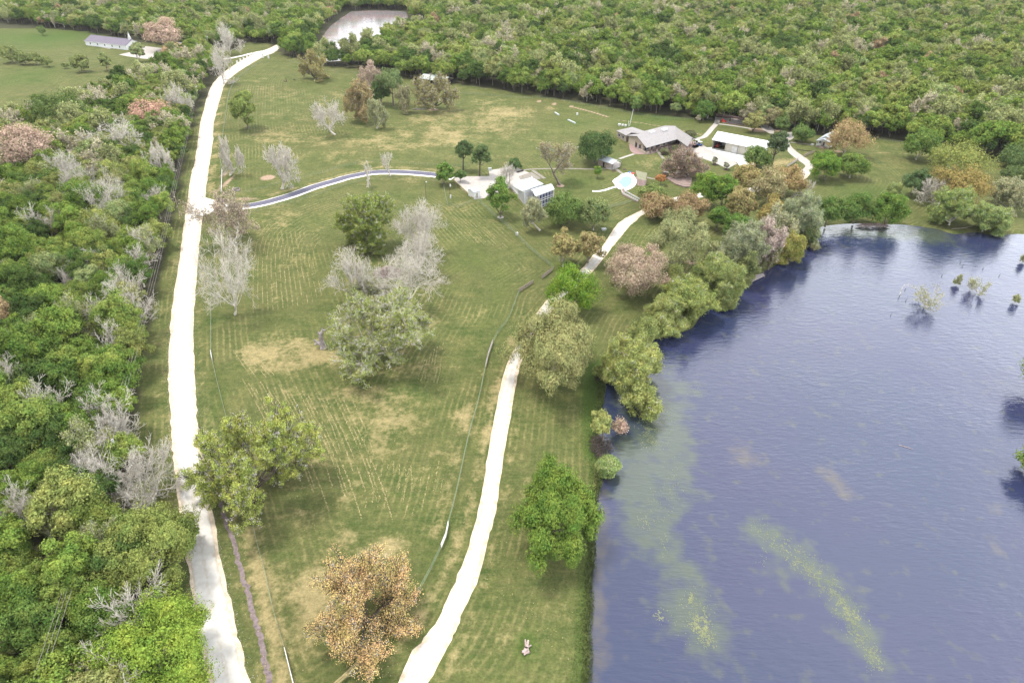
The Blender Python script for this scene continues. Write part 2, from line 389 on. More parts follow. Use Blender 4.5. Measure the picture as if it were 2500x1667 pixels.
def round_tree(base, Rr, h, tint, label, name='leafy_tree', leaves=7000, lsize=.34, h0=.25, nl=26, gap=.05, bark='bark', lr=.36, cat='tree', group=None, zmin=-.35, nsub=9, lean=(0, 0), off=(0, 0), fy=1.):
    rng = rngn(); V, F, C = lumps(rng, Rr, h * h0, h, nl, leaves, lsize, gap=gap, lr=lr, zmin=zmin, nsub=nsub)
    V[:, 1] *= fy; C[:, 1] *= fy; V[:, 0] += off[0]; V[:, 1] += off[1]; C = C + np.array((off[0], off[1], 0))
    A = limbs_to(rng, C, h * h0, max(.12, h * .024), lean=lean)
    return place_tree(name, base, me_bark(A, M[bark]), me_leaf(V, F), tint, label, cat, group)
SKEL = {}
def skel(rng, h, Rr, trunk_h, r0, limbs, depth, wig, kids, el, lean, rmin, upb):
    """a few grown skeletons, stretched to the wanted spread and height"""
    key = (limbs, depth, kids, el, round(trunk_h / h, 1)); pool = SKEL.setdefault(key, [])
    if len(pool) < (3 if depth > 3 else 4):
        H0, R0 = 12.0, 8.0; pool.append(skeleton(rng, H0, R0, H0 * trunk_h / h, 1.0, limbs, depth, wig=wig, kids=kids, el=el, rmin=.03, upb=upb))
    A, T = pool[int(rng.integers(len(pool)))]; A = A.copy(); T = T.copy(); an = rng.uniform(0, 6.28); ca, sa = math.cos(an), math.sin(an); fx = rng.choice([-1, 1])
    def tf(Q):
        x = Q[:, 0] * fx * Rr / 8; y = Q[:, 1] * Rr / 8; z = Q[:, 2] * h / 12; k = np.minimum(z, trunk_h)
        return np.stack([x * ca - y * sa + lean[0] * k, x * sa + y * ca + lean[1] * k, z], 1)
    A[:, :3] = tf(A[:, :3]); A[:, 3:6] = tf(A[:, 3:6]); T = tf(T); A[:, 6:8] = np.maximum(A[:, 6:8] * r0, rmin * np.array((1, .7)))
    return A, T
def branch_tree(base, Rr, h, tint, label, name='oak_tree', trunk=.22, depth=3, limbs=7, per=20, rad=1.0, lsize=.3, frac=.8, bark='moss', r0=None, el=(12, 68), lean=(0, 0), kids=3, wig=.24, cat='tree', rmin=.035, upb=.08, group=None, fy=1., moss=0.):
    rng = rngn(); A, T = skel(rng, h, Rr, h * trunk, r0 or h * .035, limbs, depth, wig, kids, el, lean, rmin, upb)
    for Q, cs_ in ((A, (1, 4)), (T, (1,))):
        for c_ in cs_: Q[:, c_] *= fy
    cm = None
    if per: cm = me_leaf(*tip_leaves(rng, T, per, rad, lsize, frac))
    e = place_tree(name, base, me_bark(A, M[bark], 4), cm, tint, label, cat, group)
    if moss:                                              # grey tree moss hanging in tufts among the leaves
        mm = me_leaf(*tip_leaves(rng, T, 16, rad * .7, lsize * .8, moss)); o = D.objects.new('tree_moss', mm); S.collection.objects.link(o); o.parent = e; o['tint'] = (.27, .285, .25)
    return e

# ------------------------------------------------------------------ outlines of the place (measured once, in metres on the ground)
def inside(P, poly):
    x, y = P[:, 0], P[:, 1]; c = np.zeros(len(P), bool); n = len(poly); j = n - 1
    for i in range(n):
        xi, yi = poly[i]; xj, yj = poly[j]
        if yi != yj:
            c ^= ((yi > y) != (yj > y)) & (x < (xj - xi) * (y - yi) / (yj - yi) + xi)
        j = i
    return c
def dist(P, L, closed=False):
    L = np.asarray(L, float); d = np.full(len(P), 1e9); n = len(L)
    for i in range(n if closed else n - 1):
        a = L[i]; b = L[(i + 1) % n]; ab = b - a; t = np.clip(((P - a) @ ab) / (ab @ ab + 1e-9), 0, 1)
        d = np.minimum(d, np.hypot(*(P - a - t[:, None] * ab).T))
    return d
WZ = -0.4
LAKE_PX = [(1437,1900),(1437,1667),(1441,1600),(1438,1540),(1444,1480),(1441,1420),(1450,1350),(1447,1300),(1452,1240),(1466,1180),(1471,1140),(1463,1100),(1458,1060),(1464,1020),
  (1470,985),(1475,940),(1486,905),(1505,880),(1560,845),(1600,828),(1650,815),(1690,800),(1715,765),(1750,738),(1790,716),(1820,690),(1845,672),(1880,655),(1905,640),(1925,620),
  (1955,600),(1968,580),(1985,560),(2020,551),(2080,546),(2130,548),(2190,548),(2240,552),(2290,560),(2330,572),(2380,567),(2430,574),(2500,572),(2620,590),(2760,680),(2850,900),(2950,1200),(3050,1700),(3100,2000)]
lake = catmull(GL(LAKE_PX, WZ), 4)
POND_PX = [(858,29),(900,27),(950,27),(990,30),(1000,50),(1045,60),(1052,68),(1000,78),(960,86),(925,108),(890,128),(845,146),(800,150),(778,140),(776,118),(786,95),(800,72),(825,50)]
pond = catmull(GL(POND_PX, WZ), 3)
ML = [(521,1667),(496,1570),(482,1500),(470,1402),(455,1312),(442,1230),(432,1130),(425,1074),(421,1000),(417,937),(417,870),(421,800),(433,690),(446,600),(454,540),(462,490),(469,430),(477,400),(485,350),(492,300),(502,260),(514,220),(526,200),(545,180),(572,160),(605,140),(627,130),(655,120),(676,110)]
MR = [(598,1667),(574,1567),(561,1500),(537,1402),(521,1312),(506,1230),(491,1130),(478,1074),(473,1000),(469,937),(466,870),(466,800),(472,690),(481,600),(488,540),(496,490),(503,430),(507,400),(515,350),(519,300),(529,260),(540,220),(551,200),(575,179),(604,160),(637,141),(652,135),(668,128),(684,115)]
ml, mr = catmull(GL(ML), 5), catmull(GL(MR), 5)
ml = np.vstack([ml[:1] + (1.5, -38), ml]); mr = np.vstack([mr[:1] + (3.5, -38), mr])
LL = [(978,1667),(1006,1597),(1040,1557),(1074,1510),(1107,1438),(1137,1367),(1160,1293),(1176,1230),(1188,1150),(1200,1074),(1214,1000),(1228,937),(1243,882),(1262,845),(1280,820),(1306,775),(1330,742),(1360,712),(1391,688),(1422,657),(1450,624),(1476,597),(1494,568),(1514,543),(1535,530),(1558,518),(1600,498),(1640,484),(1690,474),(1750,467),(1800,464),(1860,452),(1905,442),(1938,430),(1958,415)]
LR = [(1039,1667),(1078,1597),(1102,1550),(1121,1504),(1158,1425),(1184,1326),(1198,1280),(1210,1230),(1221,1150),(1232,1074),(1245,1000),(1257,935),(1268,885),(1282,850),(1300,818),(1323,788),(1348,755),(1378,724),(1410,700),(1440,667),(1464,640),(1486,612),(1510,582),(1533,554),(1550,540),(1566,526),(1606,508),(1648,495),(1695,484),(1752,478),(1803,475),(1868,464),(1915,456),(1952,446),(1981,420)]
ll, lr_ = catmull(GL(LL), 4), catmull(GL(LR), 4)
ll = np.vstack([ll[:1] - (14, 22), ll]); lr_ = np.vstack([lr_[:1] - (14, 24), lr_])
UL = [(1958,415),(1966,405),(1950,392),(1925,372),(1918,352),(1912,335),(1906,322)]
UR = [(1981,420),(1984,402),(1970,388),(1944,370),(1930,355),(1924,337),(1918,322)]
ul, ur = catmull(GL(UL), 4), catmull(GL(UR), 4)
DRV = [(556,503),(575,504),(600,503),(640,496),(682,485),(720,473),(764,457),(790,449),(819,441),(845,433),(874,427),(900,422),(929,419.5),(984,420),(1039,424),(1075,428),(1107,433)]
drv = catmull(GL(DRV), 4)
wood_left = np.vstack([GL([(500,215),(470,265),(448,330),(438,400),(425,450),(408,520),(388,600),(368,680),(348,760),(330,850),(318,930),(312,1000),(306,1080),(300,1150),(330,1250),(390,1330),(400,1400),(400,1500),(390,1680),(380,1900),(-900,1900),(-900,340),(-300,270),(0,292),(60,272),(110,258),(170,246),(230,226),(290,204),(330,188),(372,176),(402,150),(440,110),(480,105),(530,125),(545,150)], 6)])
edge_back = GL([(-500,10),(0,55),(100,68),(160,74),(215,78),(345,104),(480,118),(560,122),(600,104),(655,106),(690,135),(720,142),(770,150),(800,162),(870,168),(930,180),(1000,192),(1140,208),(1240,224),(1380,245),(1500,263),(1640,285),(1760,298),(1860,312),(1950,325),(2000,331),(2130,336),(2230,352),(2330,375),(2400,392),(2500,400),(2700,425),(3200,500)])
wood_back = np.vstack([edge_back, [(900, 1080), (-900, 1080)]])
WOODS_Y = 1080

# ------------------------------------------------------------------ ground sheet
def axis(f0, f1, fs, mids, far):
    a = list(np.arange(f0, f1 + .01, fs))
    lo, hi = f0, f1
    for (b0, b1, s) in mids:
        a = list(np.arange(b0, lo - .01, s)) + a + list(np.arange(hi + s, b1 + .01, s)); lo, hi = min(b0, lo), max(b1, hi)
    for e in far:
        a = [-e if -e < a[0] else a[0] - 50] + a + [max(e, a[-1] + 50)]
    return np.array(sorted(set(np.round(a, 3))))
gx = axis(-132, 190, 1.4, [(-420, 420, 6)], [800, 1500, 1890])
gy = axis(44, 400, 1.4, [(20, 830, 6)], [])
gy = np.array([-290, -150, -60, -20] + [v for v in gy if v > -20] + [900, 1000, 1200, 1500, 1890])
X, Y = np.meshgrid(gx, gy); GP = np.stack([X.ravel(), Y.ravel()], 1)
nG = len(GP)
def signed(P, poly):
    d = dist(P, poly, True); return np.where(inside(P, poly), d, -d)
Z = np.zeros(nG)
near = (GP[:, 0] > -20) & (GP[:, 0] < 500) & (GP[:, 1] < 300)
sd_l = np.full(nG, -99.); sd_l[near] = signed(GP[near], lake)
near2 = (np.abs(GP[:, 0] + 150) < 250) & (GP[:, 1] > 380) & (GP[:, 1] < 900)
sd_p = np.full(nG, -99.); sd_p[near2] = signed(GP[near2], pond)
for sd, wd in ((sd_l, 2.2), (sd_p, 6.0)):
    Z = np.where(sd > -wd * .6, np.minimum(Z, -0.4 - np.clip(sd, -wd * .6, 6) * (.4 / (wd * .6))), Z)
dry = np.zeros(nG); lush = np.zeros(nG); soil = np.zeros(nG); wood = np.zeros(nG)
fine = (GP[:, 1] < 830) & (np.abs(GP[:, 0]) < 480); FP = GP[fine]
def blob(px, py, rx, ry, s, arr, rot=0.):
    c = G(px, py); sc = scale_at(px, py); a = rx / sc; b = abs(G(px, py - ry)[1] - G(px, py + ry)[1]) / 2
    d = FP - c; k = (np.abs(d[:, 0]) < 3 * max(a, b)) & (np.abs(d[:, 1]) < 3 * max(a, b)); d = d[k]
    ca, sa = math.cos(rot), math.sin(rot); u = d[:, 0] * ca + d[:, 1] * sa; v = -d[:, 0] * sa + d[:, 1] * ca
    idx = np.flatnonzero(fine)[k]; arr[idx] += s * np.exp(-((u / a) ** 2 + (v / b) ** 2))
def stroke(L, w, s, arr, closed=False):
    L = np.asarray(L, float); lo = L.min(0) - 4 * w; hi = L.max(0) + 4 * w
    k = np.all((FP > lo) & (FP < hi), 1); idx = np.flatnonzero(fine)[k]
    arr[idx] += s * np.exp(-(dist(FP[k], L, closed) / w) ** 2)
for b in [(640,865,45,38,.75),(600,850,30,26,.5),(700,860,60,30,.35),(760,870,60,26,.5),(820,870,60,22,.6),(850,955,35,22,.5),(700,900,40,20,.3),(940,965,60,26,.35),
          (960,1015,50,30,.45),(930,1060,60,40,.3),(1130,1010,26,40,.45),(1190,1000,14,60,.35),(770,1480,50,80,.55),(740,1440,50,40,.4),(850,1310,30,24,.5),(960,1330,30,26,.5),
          (930,1340,60,26,.35),(1045,780,32,30,.6),(1160,760,40,26,.3),(1000,770,40,22,.35),(1050,880,30,36,.35),(1230,560,80,26,.35),(1290,600,30,12,.25),(1130,505,60,16,.35),
          (690,520,80,22,.4),(640,570,30,50,.4),(700,640,50,60,.35),(560,600,20,80,.3),(720,830,60,16,.35),(800,240,60,20,.22),(700,230,60,14,.35),(650,215,60,10,.3),(660,330,70,16,.4),
          (720,340,50,14,.35),(860,350,80,16,.25),(930,340,60,14,.4),(970,360,80,10,.35),(1050,345,60,20,.3),(1120,330,50,14,.35),(1180,300,60,24,.4),(1220,270,50,12,.5),(1270,280,50,16,.5),
          (1190,250,60,10,.35),(1040,290,60,20,.3),(1260,320,60,16,.35),(1330,345,60,12,.3),(1600,395,40,20,.45),(1570,405,30,12,.35),(1320,780,12,40,.2),(1350,1080,30,60,.15),
          (1310,1250,14,90,.35),(1370,1490,30,50,.2),(1250,1560,60,70,.25),(1150,1620,60,30,.25),(1280,1180,12,50,.3),(1200,1560,50,60,.2),(100,115,80,10,.25),(40,100,60,10,.3),(60,195,60,12,.2),
          (620,1400,14,60,.4),(1690,560,30,14,.3),(1950,390,30,14,.45),(1900,398,30,16,.5),(2290,405,60,4,.3),(1100,345,40,8,.3),(880,640,20,10,.2),(1100,1150,24,60,.2),(1060,1290,30,40,.2),
          (730,380,200,10,.15),(1330,265,60,8,.2),(1460,335,40,10,.2),(870,400,60,8,.2),(1010,430,120,12,.2),(1440,1600,10,30,-.1)]:
    blob(*b[:5], dry)
blob(880, 1050, 320, 330, .26, dry); blob(760, 1480, 200, 160, .22, dry); blob(900, 300, 420, 110, .20, dry); blob(1340, 1300, 70, 380, .12, dry)
rngG = np.random.default_rng(7)
for i in range(420):                                     # small dry spots all over the two paddocks
    blob(rngG.uniform(560, 1250), rngG.uniform(200, 1500), rngG.uniform(8, 26), rngG.uniform(4, 12), rngG.uniform(.08, .3), dry)
for i in range(60):
    blob(rngG.uniform(560, 1450), rngG.uniform(170, 410), rngG.uniform(10, 40), rngG.uniform(3, 9), rngG.uniform(.08, .3), dry)
# yellowed verge and wheel tracks beside the road, the ditch bank and the fences
stroke(GL([(545,205),(532,260),(524,330),(518,400),(512,470)]), 2.2, .75, dry)
stroke(GL([(500,500),(492,600),(486,700),(484,800),(492,900),(505,1000),(520,1100),(560,1250),(600,1340),(640,1450),(680,1600),(700,1700)]), 1.1, .35, dry)
stroke(GL([(617,1290),(640,1400),(660,1500),(684,1600),(700,1700)]), 1.3, .5, dry)
stroke(GL([(440,1100),(425,950),(425,850),(430,750),(440,650),(455,560)]) - (1.5, 0), 2.0, .35, dry)
stroke(GL([(408,560),(395,650),(385,750),(372,870),(372,1000)]), 1.6, .3, dry)
stroke(GL([(1255,800),(1235,870),(1215,930),(1200,1000),(1180,1080),(1160,1150),(1145,1220),(1120,1300),(1080,1400),(1020,1500),(960,1600)]), .8, .5, dry)
stroke(GL([(1275,800),(1225,930),(1190,1090),(1165,1200),(1135,1300),(1090,1420),(1030,1520)]), .6, .45, dry)
stroke(GL([(1290,760),(1240,850),(1180,900),(1140,1010),(1120,1100),(1090,1200),(1060,1300)]), .9, .3, dry)
stroke(GL([(1265,1000),(1250,1100),(1240,1200),(1220,1300),(1180,1440),(1130,1560),(1080,1667)]), 1.0, .4, dry)
stroke(GL([(560,495),(640,480),(740,455),(830,427),(930,408),(1040,412),(1090,418)]) , 1.3, .55, dry)
stroke(GL([(600,520),(700,500),(800,468),(880,440),(1000,436)]), 1.0, .3, dry)
stroke(drv, 3.6, .30, dry)
stroke(GL([(1955,385),(1920,395),(1890,402)]), 3, .5, dry)
stroke(GL([(1300,245),(1340,252),(1400,262),(1450,275),(1485,286)]), 1.0, .95, soil)
stroke(GL([(1511,294),(1560,300),(1620,310),(1680,322),(1720,332)]), .8, .8, soil)
stroke(GL([(2120,373),(2200,375),(2280,382),(2360,398)]), .8, .7, dry); stroke(GL([(2400,416),(2450,425),(2520,432)]), 1.0, .7, dry)
for b in [(654,434,20,7,1.1),(555,445,9,22,.8),(548,425,9,12,.8),(598,486,60,7,.6),(1124,445,14,6,1.0),(1223,528,7,4,.7),(1368,453,9,4,.8),(1058,268,16,4,.9),(780,195,7,3,.9),(890,292,9,4,.8),(866,601,16,7,.8),
          (962,882,16,9,.6),(515,470,14,10,.5),(519,455,10,8,.4),(1850,318,24,6,1.0),(1895,314,16,10,.9),(1800,303,40,4,.6),(2048,370,12,4,.9),(698,201,8,3,.8),(1690,640,20,10,.9),(1660,670,24,10,.8),(1450,668,8,10,.6),(1820,360,0.1,.1,0),
          (1700,420,26,20,.5),(1560,340,16,5,.5),(1360,1560,4,4,.3),(1255,1625,10,6,.5),(400,1480,8,50,.35),(395,1330,14,30,.35)]:
    blob(*b[:5], soil)
LSH = GL([(1437,1667),(1440,1540),(1443,1420),(1449,1340),(1452,1240),(1463,1100)]) - (1.4, 0)
stroke(LSH, 1.3, .7, lush)
stroke(GL([(1463,1100),(1455,1030),(1460,960),(1480,890)]) - (1.5, 0), 2.4, .8, lush)
for b in [(1287,1575,34,44,1.0),(990,740,60,30,.25),(740,120,10,10,0),(1620,400,26,22,.4),(1390,300,60,20,.35),(1560,290,120,14,.45),(1680,290,80,10,.4),(520,1010,14,90,.55),(535,1300,16,120,.4),(570,1500,14,100,.4),
          (486,690,8,120,.4),(1230,690,40,50,.3),(1440,760,50,40,.3),(1430,930,30,100,.35),(1180,640,80,50,.25),(1080,1000,40,60,.2),(120,90,120,16,.4),(60,190,100,30,.2),(2100,470,140,30,.35),(2400,540,120,20,.4),(630,410,100,8,.2),(760,210,60,10,.3),(1340,540,60,26,.35),(1420,440,60,14,.4)]:
    blob(*b[:5], lush)
for b in [(130,95,190,45,.55), (60,190,120,40,.4), (760,200,120,14,.25), (900,520,120,50,.3), (760,900,20,60,.2), (1430,480,150,50,.35), (1640,310,220,18,.3), (1200,760,70,60,.3), (1150,560,120,40,.2), (1440,850,40,80,.4), (1000,660,60,60,.25), (660,780,50,40,.35), (1120,640,70,40,.3), (760,260,50,10,.3), (1080,1480,60,90,.2), (1340,1350,60,70,.2), (1550,400,60,20,.3), (2180,470,160,40,.3), (1500,270,160,12,.3)]: blob(*b[:5], lush)
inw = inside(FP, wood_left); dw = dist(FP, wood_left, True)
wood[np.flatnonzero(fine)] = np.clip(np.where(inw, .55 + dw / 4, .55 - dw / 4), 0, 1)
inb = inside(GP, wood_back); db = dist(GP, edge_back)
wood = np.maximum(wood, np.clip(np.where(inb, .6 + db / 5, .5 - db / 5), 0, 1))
for a in (dry, lush, soil, wood): np.clip(a, 0, 1, out=a)
FIELD = GL([(528,520),(560,507),(700,496),(880,442),(1080,446),(1165,492),(1350,660),(1262,715),(1240,785),(1190,880),(1146,1060),(1113,1211),(1077,1340),(1010,1465),(885,1610),(720,1700),(665,1500),(630,1335),(594,1180),(553,1020),(519,884),(516,720),(520,600)])
mow = np.full(nG, 60.)
mow[fine] = np.minimum.reduce([dist(FP, FIELD, True), dist(FP, drv), dist(FP, mr) + .7, dist(FP, ll) + .3, dist(FP, edge_back)])
nx, ny = len(gx), len(gy)
ii = (np.arange(ny - 1)[:, None] * nx + np.arange(nx - 1)[None]).ravel()
gm = mesh_np('ground', np.column_stack([GP, Z]), F4=np.stack([ii, ii + 1, ii + 1 + nx, ii + nx], 1), smooth=True)
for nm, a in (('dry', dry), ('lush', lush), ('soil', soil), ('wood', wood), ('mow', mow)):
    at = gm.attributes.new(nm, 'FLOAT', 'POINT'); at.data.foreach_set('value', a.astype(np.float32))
def ground_mat():
    m = D.materials.new('meadow'); m.use_nodes = True; t = m.node_tree; n = t.nodes; l = t.links; b = n['Principled BSDF']
    b.inputs['Roughness'].default_value = 1.0; b.inputs['Specular IOR Level'].default_value = .1
    ge = n.new('ShaderNodeNewGeometry')
    def noise(sc, det, vec=None, rough=.55):
        x = n.new('ShaderNodeTexNoise'); x.inputs['Scale'].default_value = sc; x.inputs['Detail'].default_value = det; x.inputs['Roughness'].default_value = rough
        l.new(vec or ge.outputs['Position'], x.inputs['Vector']); return x.outputs[0]
    def rng(v, a, c, d=0., e=1.):
        x = n.new('ShaderNodeMapRange'); x.inputs[1].default_value = a; x.inputs[2].default_value = c; x.inputs[3].default_value = d; x.inputs[4].default_value = e
        l.new(v, x.inputs[0]); return x.outputs[0]
    def mix(f, A, B):
        x = n.new('ShaderNodeMix'); x.data_type = 'RGBA'
        l.new(f, x.inputs[0])
        for k, c in ((6, A), (7, B)):
            if isinstance(c, tuple): x.inputs[k].default_value = (*c, 1)
            else: l.new(c, x.inputs[k])
        return x.outputs[2]
    def math_(op, a, c):
        x = n.new('ShaderNodeMath'); x.operation = op
        for k, v in ((0, a), (1, c)):
            if isinstance(v, (int, float)): x.inputs[k].default_value = v
            else: l.new(v, x.inputs[k])
        return x.outputs[0]
    def att(nm):
        x = n.new('ShaderNodeAttribute'); x.attribute_name = nm; return x.outputs['Fac']
    big = noise(.035, 6); mid = noise(.16, 9, rough=.65); fin = noise(2.2, 6, rough=.7); med = noise(.7, 6, rough=.7)
    mp = n.new('ShaderNodeMapping'); mp.inputs['Rotation'].default_value = (0, 0, 1.15); mp.inputs['Scale'].default_value = (.12, 1.6, 1)
    l.new(ge.outputs['Position'], mp.inputs[0]); stre = noise(1.0, 4, mp.outputs[0])
    col = mix(rng(math_('ADD', math_('MULTIPLY', mid, .65), math_('MULTIPLY', med, .35)), .40, .60), (.046, .078, .019), (.122, .130, .044))
    col = mix(rng(big, .38, .62, 0, .55), col, (.100, .102, .038))
    col = mix(rng(stre, .42, .66, 0, .32), col, (.150, .130, .060))
    wv = n.new('ShaderNodeMath'); wv.operation = 'SINE'; l.new(math_('ADD', math_('MULTIPLY', att('mow'), 4.1), math_('MULTIPLY', mid, 5.0)), wv.inputs[0])
    w2 = n.new('ShaderNodeMath'); w2.operation = 'SINE'; l.new(math_('MULTIPLY', att('mow'), 1.37), w2.inputs[0])
    mask = rng(noise(.055, 5), .44, .62)
    col = mix(math_('MULTIPLY', rng(wv.outputs[0], .1, 1.0, 0, .55), math_('MULTIPLY', mask, rng(med, .35, .6, .3, 1))), col, (.26, .225, .10))
    col = mix(rng(w2.outputs[0], -.2, 1.0, 0, .22), col, (.068, .088, .024))
    # dry tan grass where it has browned off
    dv = math_('ADD', math_('MULTIPLY', att('dry'), .62), math_('MULTIPLY', math_('ADD', rng(mid, .3, .7), rng(med, .25, .75)), .42))
    col = mix(rng(dv, .66, 1.02, 0, .8), col, (.31, .25, .125))
    col = mix(rng(math_('ADD', math_('MULTIPLY', att('lush'), .8), math_('MULTIPLY', mid, .5)), .42, 1.0, 0, .9), col, (.058, .098, .020))
    col = mix(rng(math_('ADD', att('soil'), math_('MULTIPLY', med, .7)), .72, 1.02, 0, .95), col, (.33, .235, .17))
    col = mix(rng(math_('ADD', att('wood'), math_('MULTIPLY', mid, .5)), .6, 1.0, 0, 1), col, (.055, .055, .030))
    sc = n.new('ShaderNodeVectorMath'); sc.operation = 'SCALE'; l.new(col, sc.inputs[0])
    l.new(math_('MULTIPLY', rng(fin, .3, .7, .70, 1.30), rng(med, .3, .7, .86, 1.14)), sc.inputs[3])
    l.new(sc.outputs[0], b.inputs['Base Color'])
    bp = n.new('ShaderNodeBump'); bp.inputs['Strength'].default_value = .7; bp.inputs['Distance'].default_value = .25
    l.new(noise(3.5, 5, rough=.7), bp.inputs['Height']); l.new(bp.outputs[0], b.inputs['Normal'])
    return m
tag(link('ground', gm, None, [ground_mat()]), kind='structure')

# ------------------------------------------------------------------ water
def water(name, x0, x1, y0, y1, st, base, rough, blobs, z, wave, strength):
    ax = np.arange(x0, x1 + .1, st); ay = np.arange(y0, y1 + .1, st); A, B = np.meshgrid(ax, ay); P = np.stack([A.ravel(), B.ravel()], 1)
    alg = np.zeros(len(P)); mur = np.zeros(len(P))
    for (kind, L, w, s) in blobs:
        L = GL(L, z); v = s * np.exp(-(dist(P, L) / w) ** 2)
        if kind == 'a': alg += v
        else: mur += v
    k = len(ax); ii = (np.arange(len(ay) - 1)[:, None] * k + np.arange(k - 1)[None]).ravel()
    me = mesh_np(name, np.column_stack([P, np.full(len(P), z)]), F4=np.stack([ii, ii + 1, ii + 1 + k, ii + k], 1))
    for nm, a in (('algae', alg), ('murk', mur)):
        at = me.attributes.new(nm, 'FLOAT', 'POINT'); at.data.foreach_set('value', np.clip(a, 0, 1).astype(np.float32))
    m = D.materials.new(name); m.use_nodes = True; t = m.node_tree; n = t.nodes; l = t.links; b = n['Principled BSDF']
    b.inputs['Roughness'].default_value = rough; b.inputs['IOR'].default_value = 1.7; b.inputs['Specular IOR Level'].default_value = .5
    ge = n.new('ShaderNodeNewGeometry')
    def noise(sc, det, vec=None):
        x = n.new('ShaderNodeTexNoise'); x.inputs['Scale'].default_value = sc; x.inputs['Detail'].default_value = det
        l.new(vec or ge.outputs['Position'], x.inputs['Vector']); return x.outputs[0]
    c0 = n.new('ShaderNodeMix'); c0.data_type = 'RGBA'; c0.inputs[6].default_value = (*base, 1); c0.inputs[7].default_value = (base[0] * 1.25, base[1] * 1.0, base[2] * 1.04, 1)
    r0 = n.new('ShaderNodeMapRange'); r0.inputs[1].default_value = .4; r0.inputs[2].default_value = .6; l.new(noise(.03, 4), r0.inputs[0]); l.new(r0.outputs[0], c0.inputs[0])
    col = c0.outputs[2]
    for an, cc, lo in (('murk', (.078, .068, .062), .2), ('algae', (.062, .078, .054), .3)):
        a = n.new('ShaderNodeAttribute'); a.attribute_name = an
        ad = n.new('ShaderNodeMath'); ad.operation = 'MULTIPLY_ADD'; l.new(noise(.32, 10), ad.inputs[0]); ad.inputs[1].default_value = 1.9; l.new(a.outputs['Fac'], ad.inputs[2])
        r = n.new('ShaderNodeMapRange'); r.inputs[1].default_value = 1.12; r.inputs[2].default_value = 1.9; r.inputs[4].default_value = .85; l.new(ad.outputs[0], r.inputs[0])
        x = n.new('ShaderNodeMix'); x.data_type = 'RGBA'; x.inputs[7].default_value = (*cc, 1); l.new(col, x.inputs[6]); l.new(r.outputs[0], x.inputs[0]); col = x.outputs[2]
    l.new(col, b.inputs['Base Color'])
    mp = n.new('ShaderNodeMapping'); mp.inputs['Rotation'].default_value = (0, 0, .16); mp.inputs['Scale'].default_value = (.42, 1.5, 1)
    l.new(ge.outputs['Position'], mp.inputs[0])
    mp2 = n.new('ShaderNodeMapping'); mp2.inputs['Rotation'].default_value = (0, 0, -.35); mp2.inputs['Scale'].default_value = (.5, 1.2, 1)
    l.new(ge.outputs['Position'], mp2.inputs[0])
    ad = n.new('ShaderNodeMath'); ad.operation = 'ADD'; l.new(noise(wave, 4, mp.outputs[0]), ad.inputs[0]); l.new(noise(wave * .6, 3, mp2.outputs[0]), ad.inputs[1])
    gust = n.new('ShaderNodeMapRange'); gust.inputs[1].default_value = .35; gust.inputs[2].default_value = .65; gust.inputs[3].default_value = .45; gust.inputs[4].default_value = 1.1; l.new(noise(.045, 3), gust.inputs[0])
    mu = n.new('ShaderNodeMath'); mu.operation = 'MULTIPLY'; l.new(ad.outputs[0], mu.inputs[0]); l.new(gust.outputs[0], mu.inputs[1])
    bp = n.new('ShaderNodeBump'); bp.inputs['Strength'].default_value = strength; bp.inputs['Distance'].default_value = .35
    l.new(mu.outputs[0], bp.inputs['Height']); l.new(bp.outputs[0], b.inputs['Normal'])
    return tag(link(name, me, None, [m]), kind='structure')
lake_blobs = [('a', [(1560,960),(1600,1010),(1620,1080),(1600,1150),(1630,1200),(1600,1260)], 6.5, .75), ('a', [(1660,950),(1690,960)], 4, .6), ('a', [(1545,1080),(1540,1200)], 4, .5),
  ('a', [(1590,1300),(1620,1350)], 3, .5), ('a', [(1670,1400),(1690,1480),(1740,1560)], 4.2, .85), ('a', [(1660,1520),(1620,1480)], 3, .5),
  ('a', [(1860,1290),(1950,1350),(2030,1430),(2080,1510),(2130,1600)], 3.4, .8), ('a', [(1640,880),(1600,930)], 4, .5), ('a', [(1850,1320),(1900,1400)], 4, .3),
  ('a', [(2000,560),(2080,566),(2200,572),(2290,582)], 6, 1.0), ('a', [(2200,560),(2270,565)], 5, .8),
  ('m', [(1470,1150),(1462,1250),(1458,1400),(1455,1500),(1452,1667)], 2.4, .7), ('a', [(1500,1000),(1530,1150),(1560,1300)], 5, .35), ('a', [(1640,1000),(1650,1150)], 4, .5), ('m', [(1810,1105),(1822,1120)], 3.2, .75), ('m', [(2015,1150),(2045,1180),(2068,1210)], 1.8, .8), ('m', [(2415,1315),(2428,1335)], 1.6, .8), ('m', [(2425,1240),(2430,1246)], 1.2, .8),
  ('m', [(1900,560),(1990,640)], 3, .15), ('m', [(2290,740),(2320,735)], 2, .5)]
water('lake_water', 4, 420, -60, 262, 1.6, (.021, .030, .072), .07, lake_blobs, WZ, 1.3, .24)
water('pond_water', -330, 20, 420, 900, 8, (.24, .225, .225), .10, [], WZ, .5, .25)

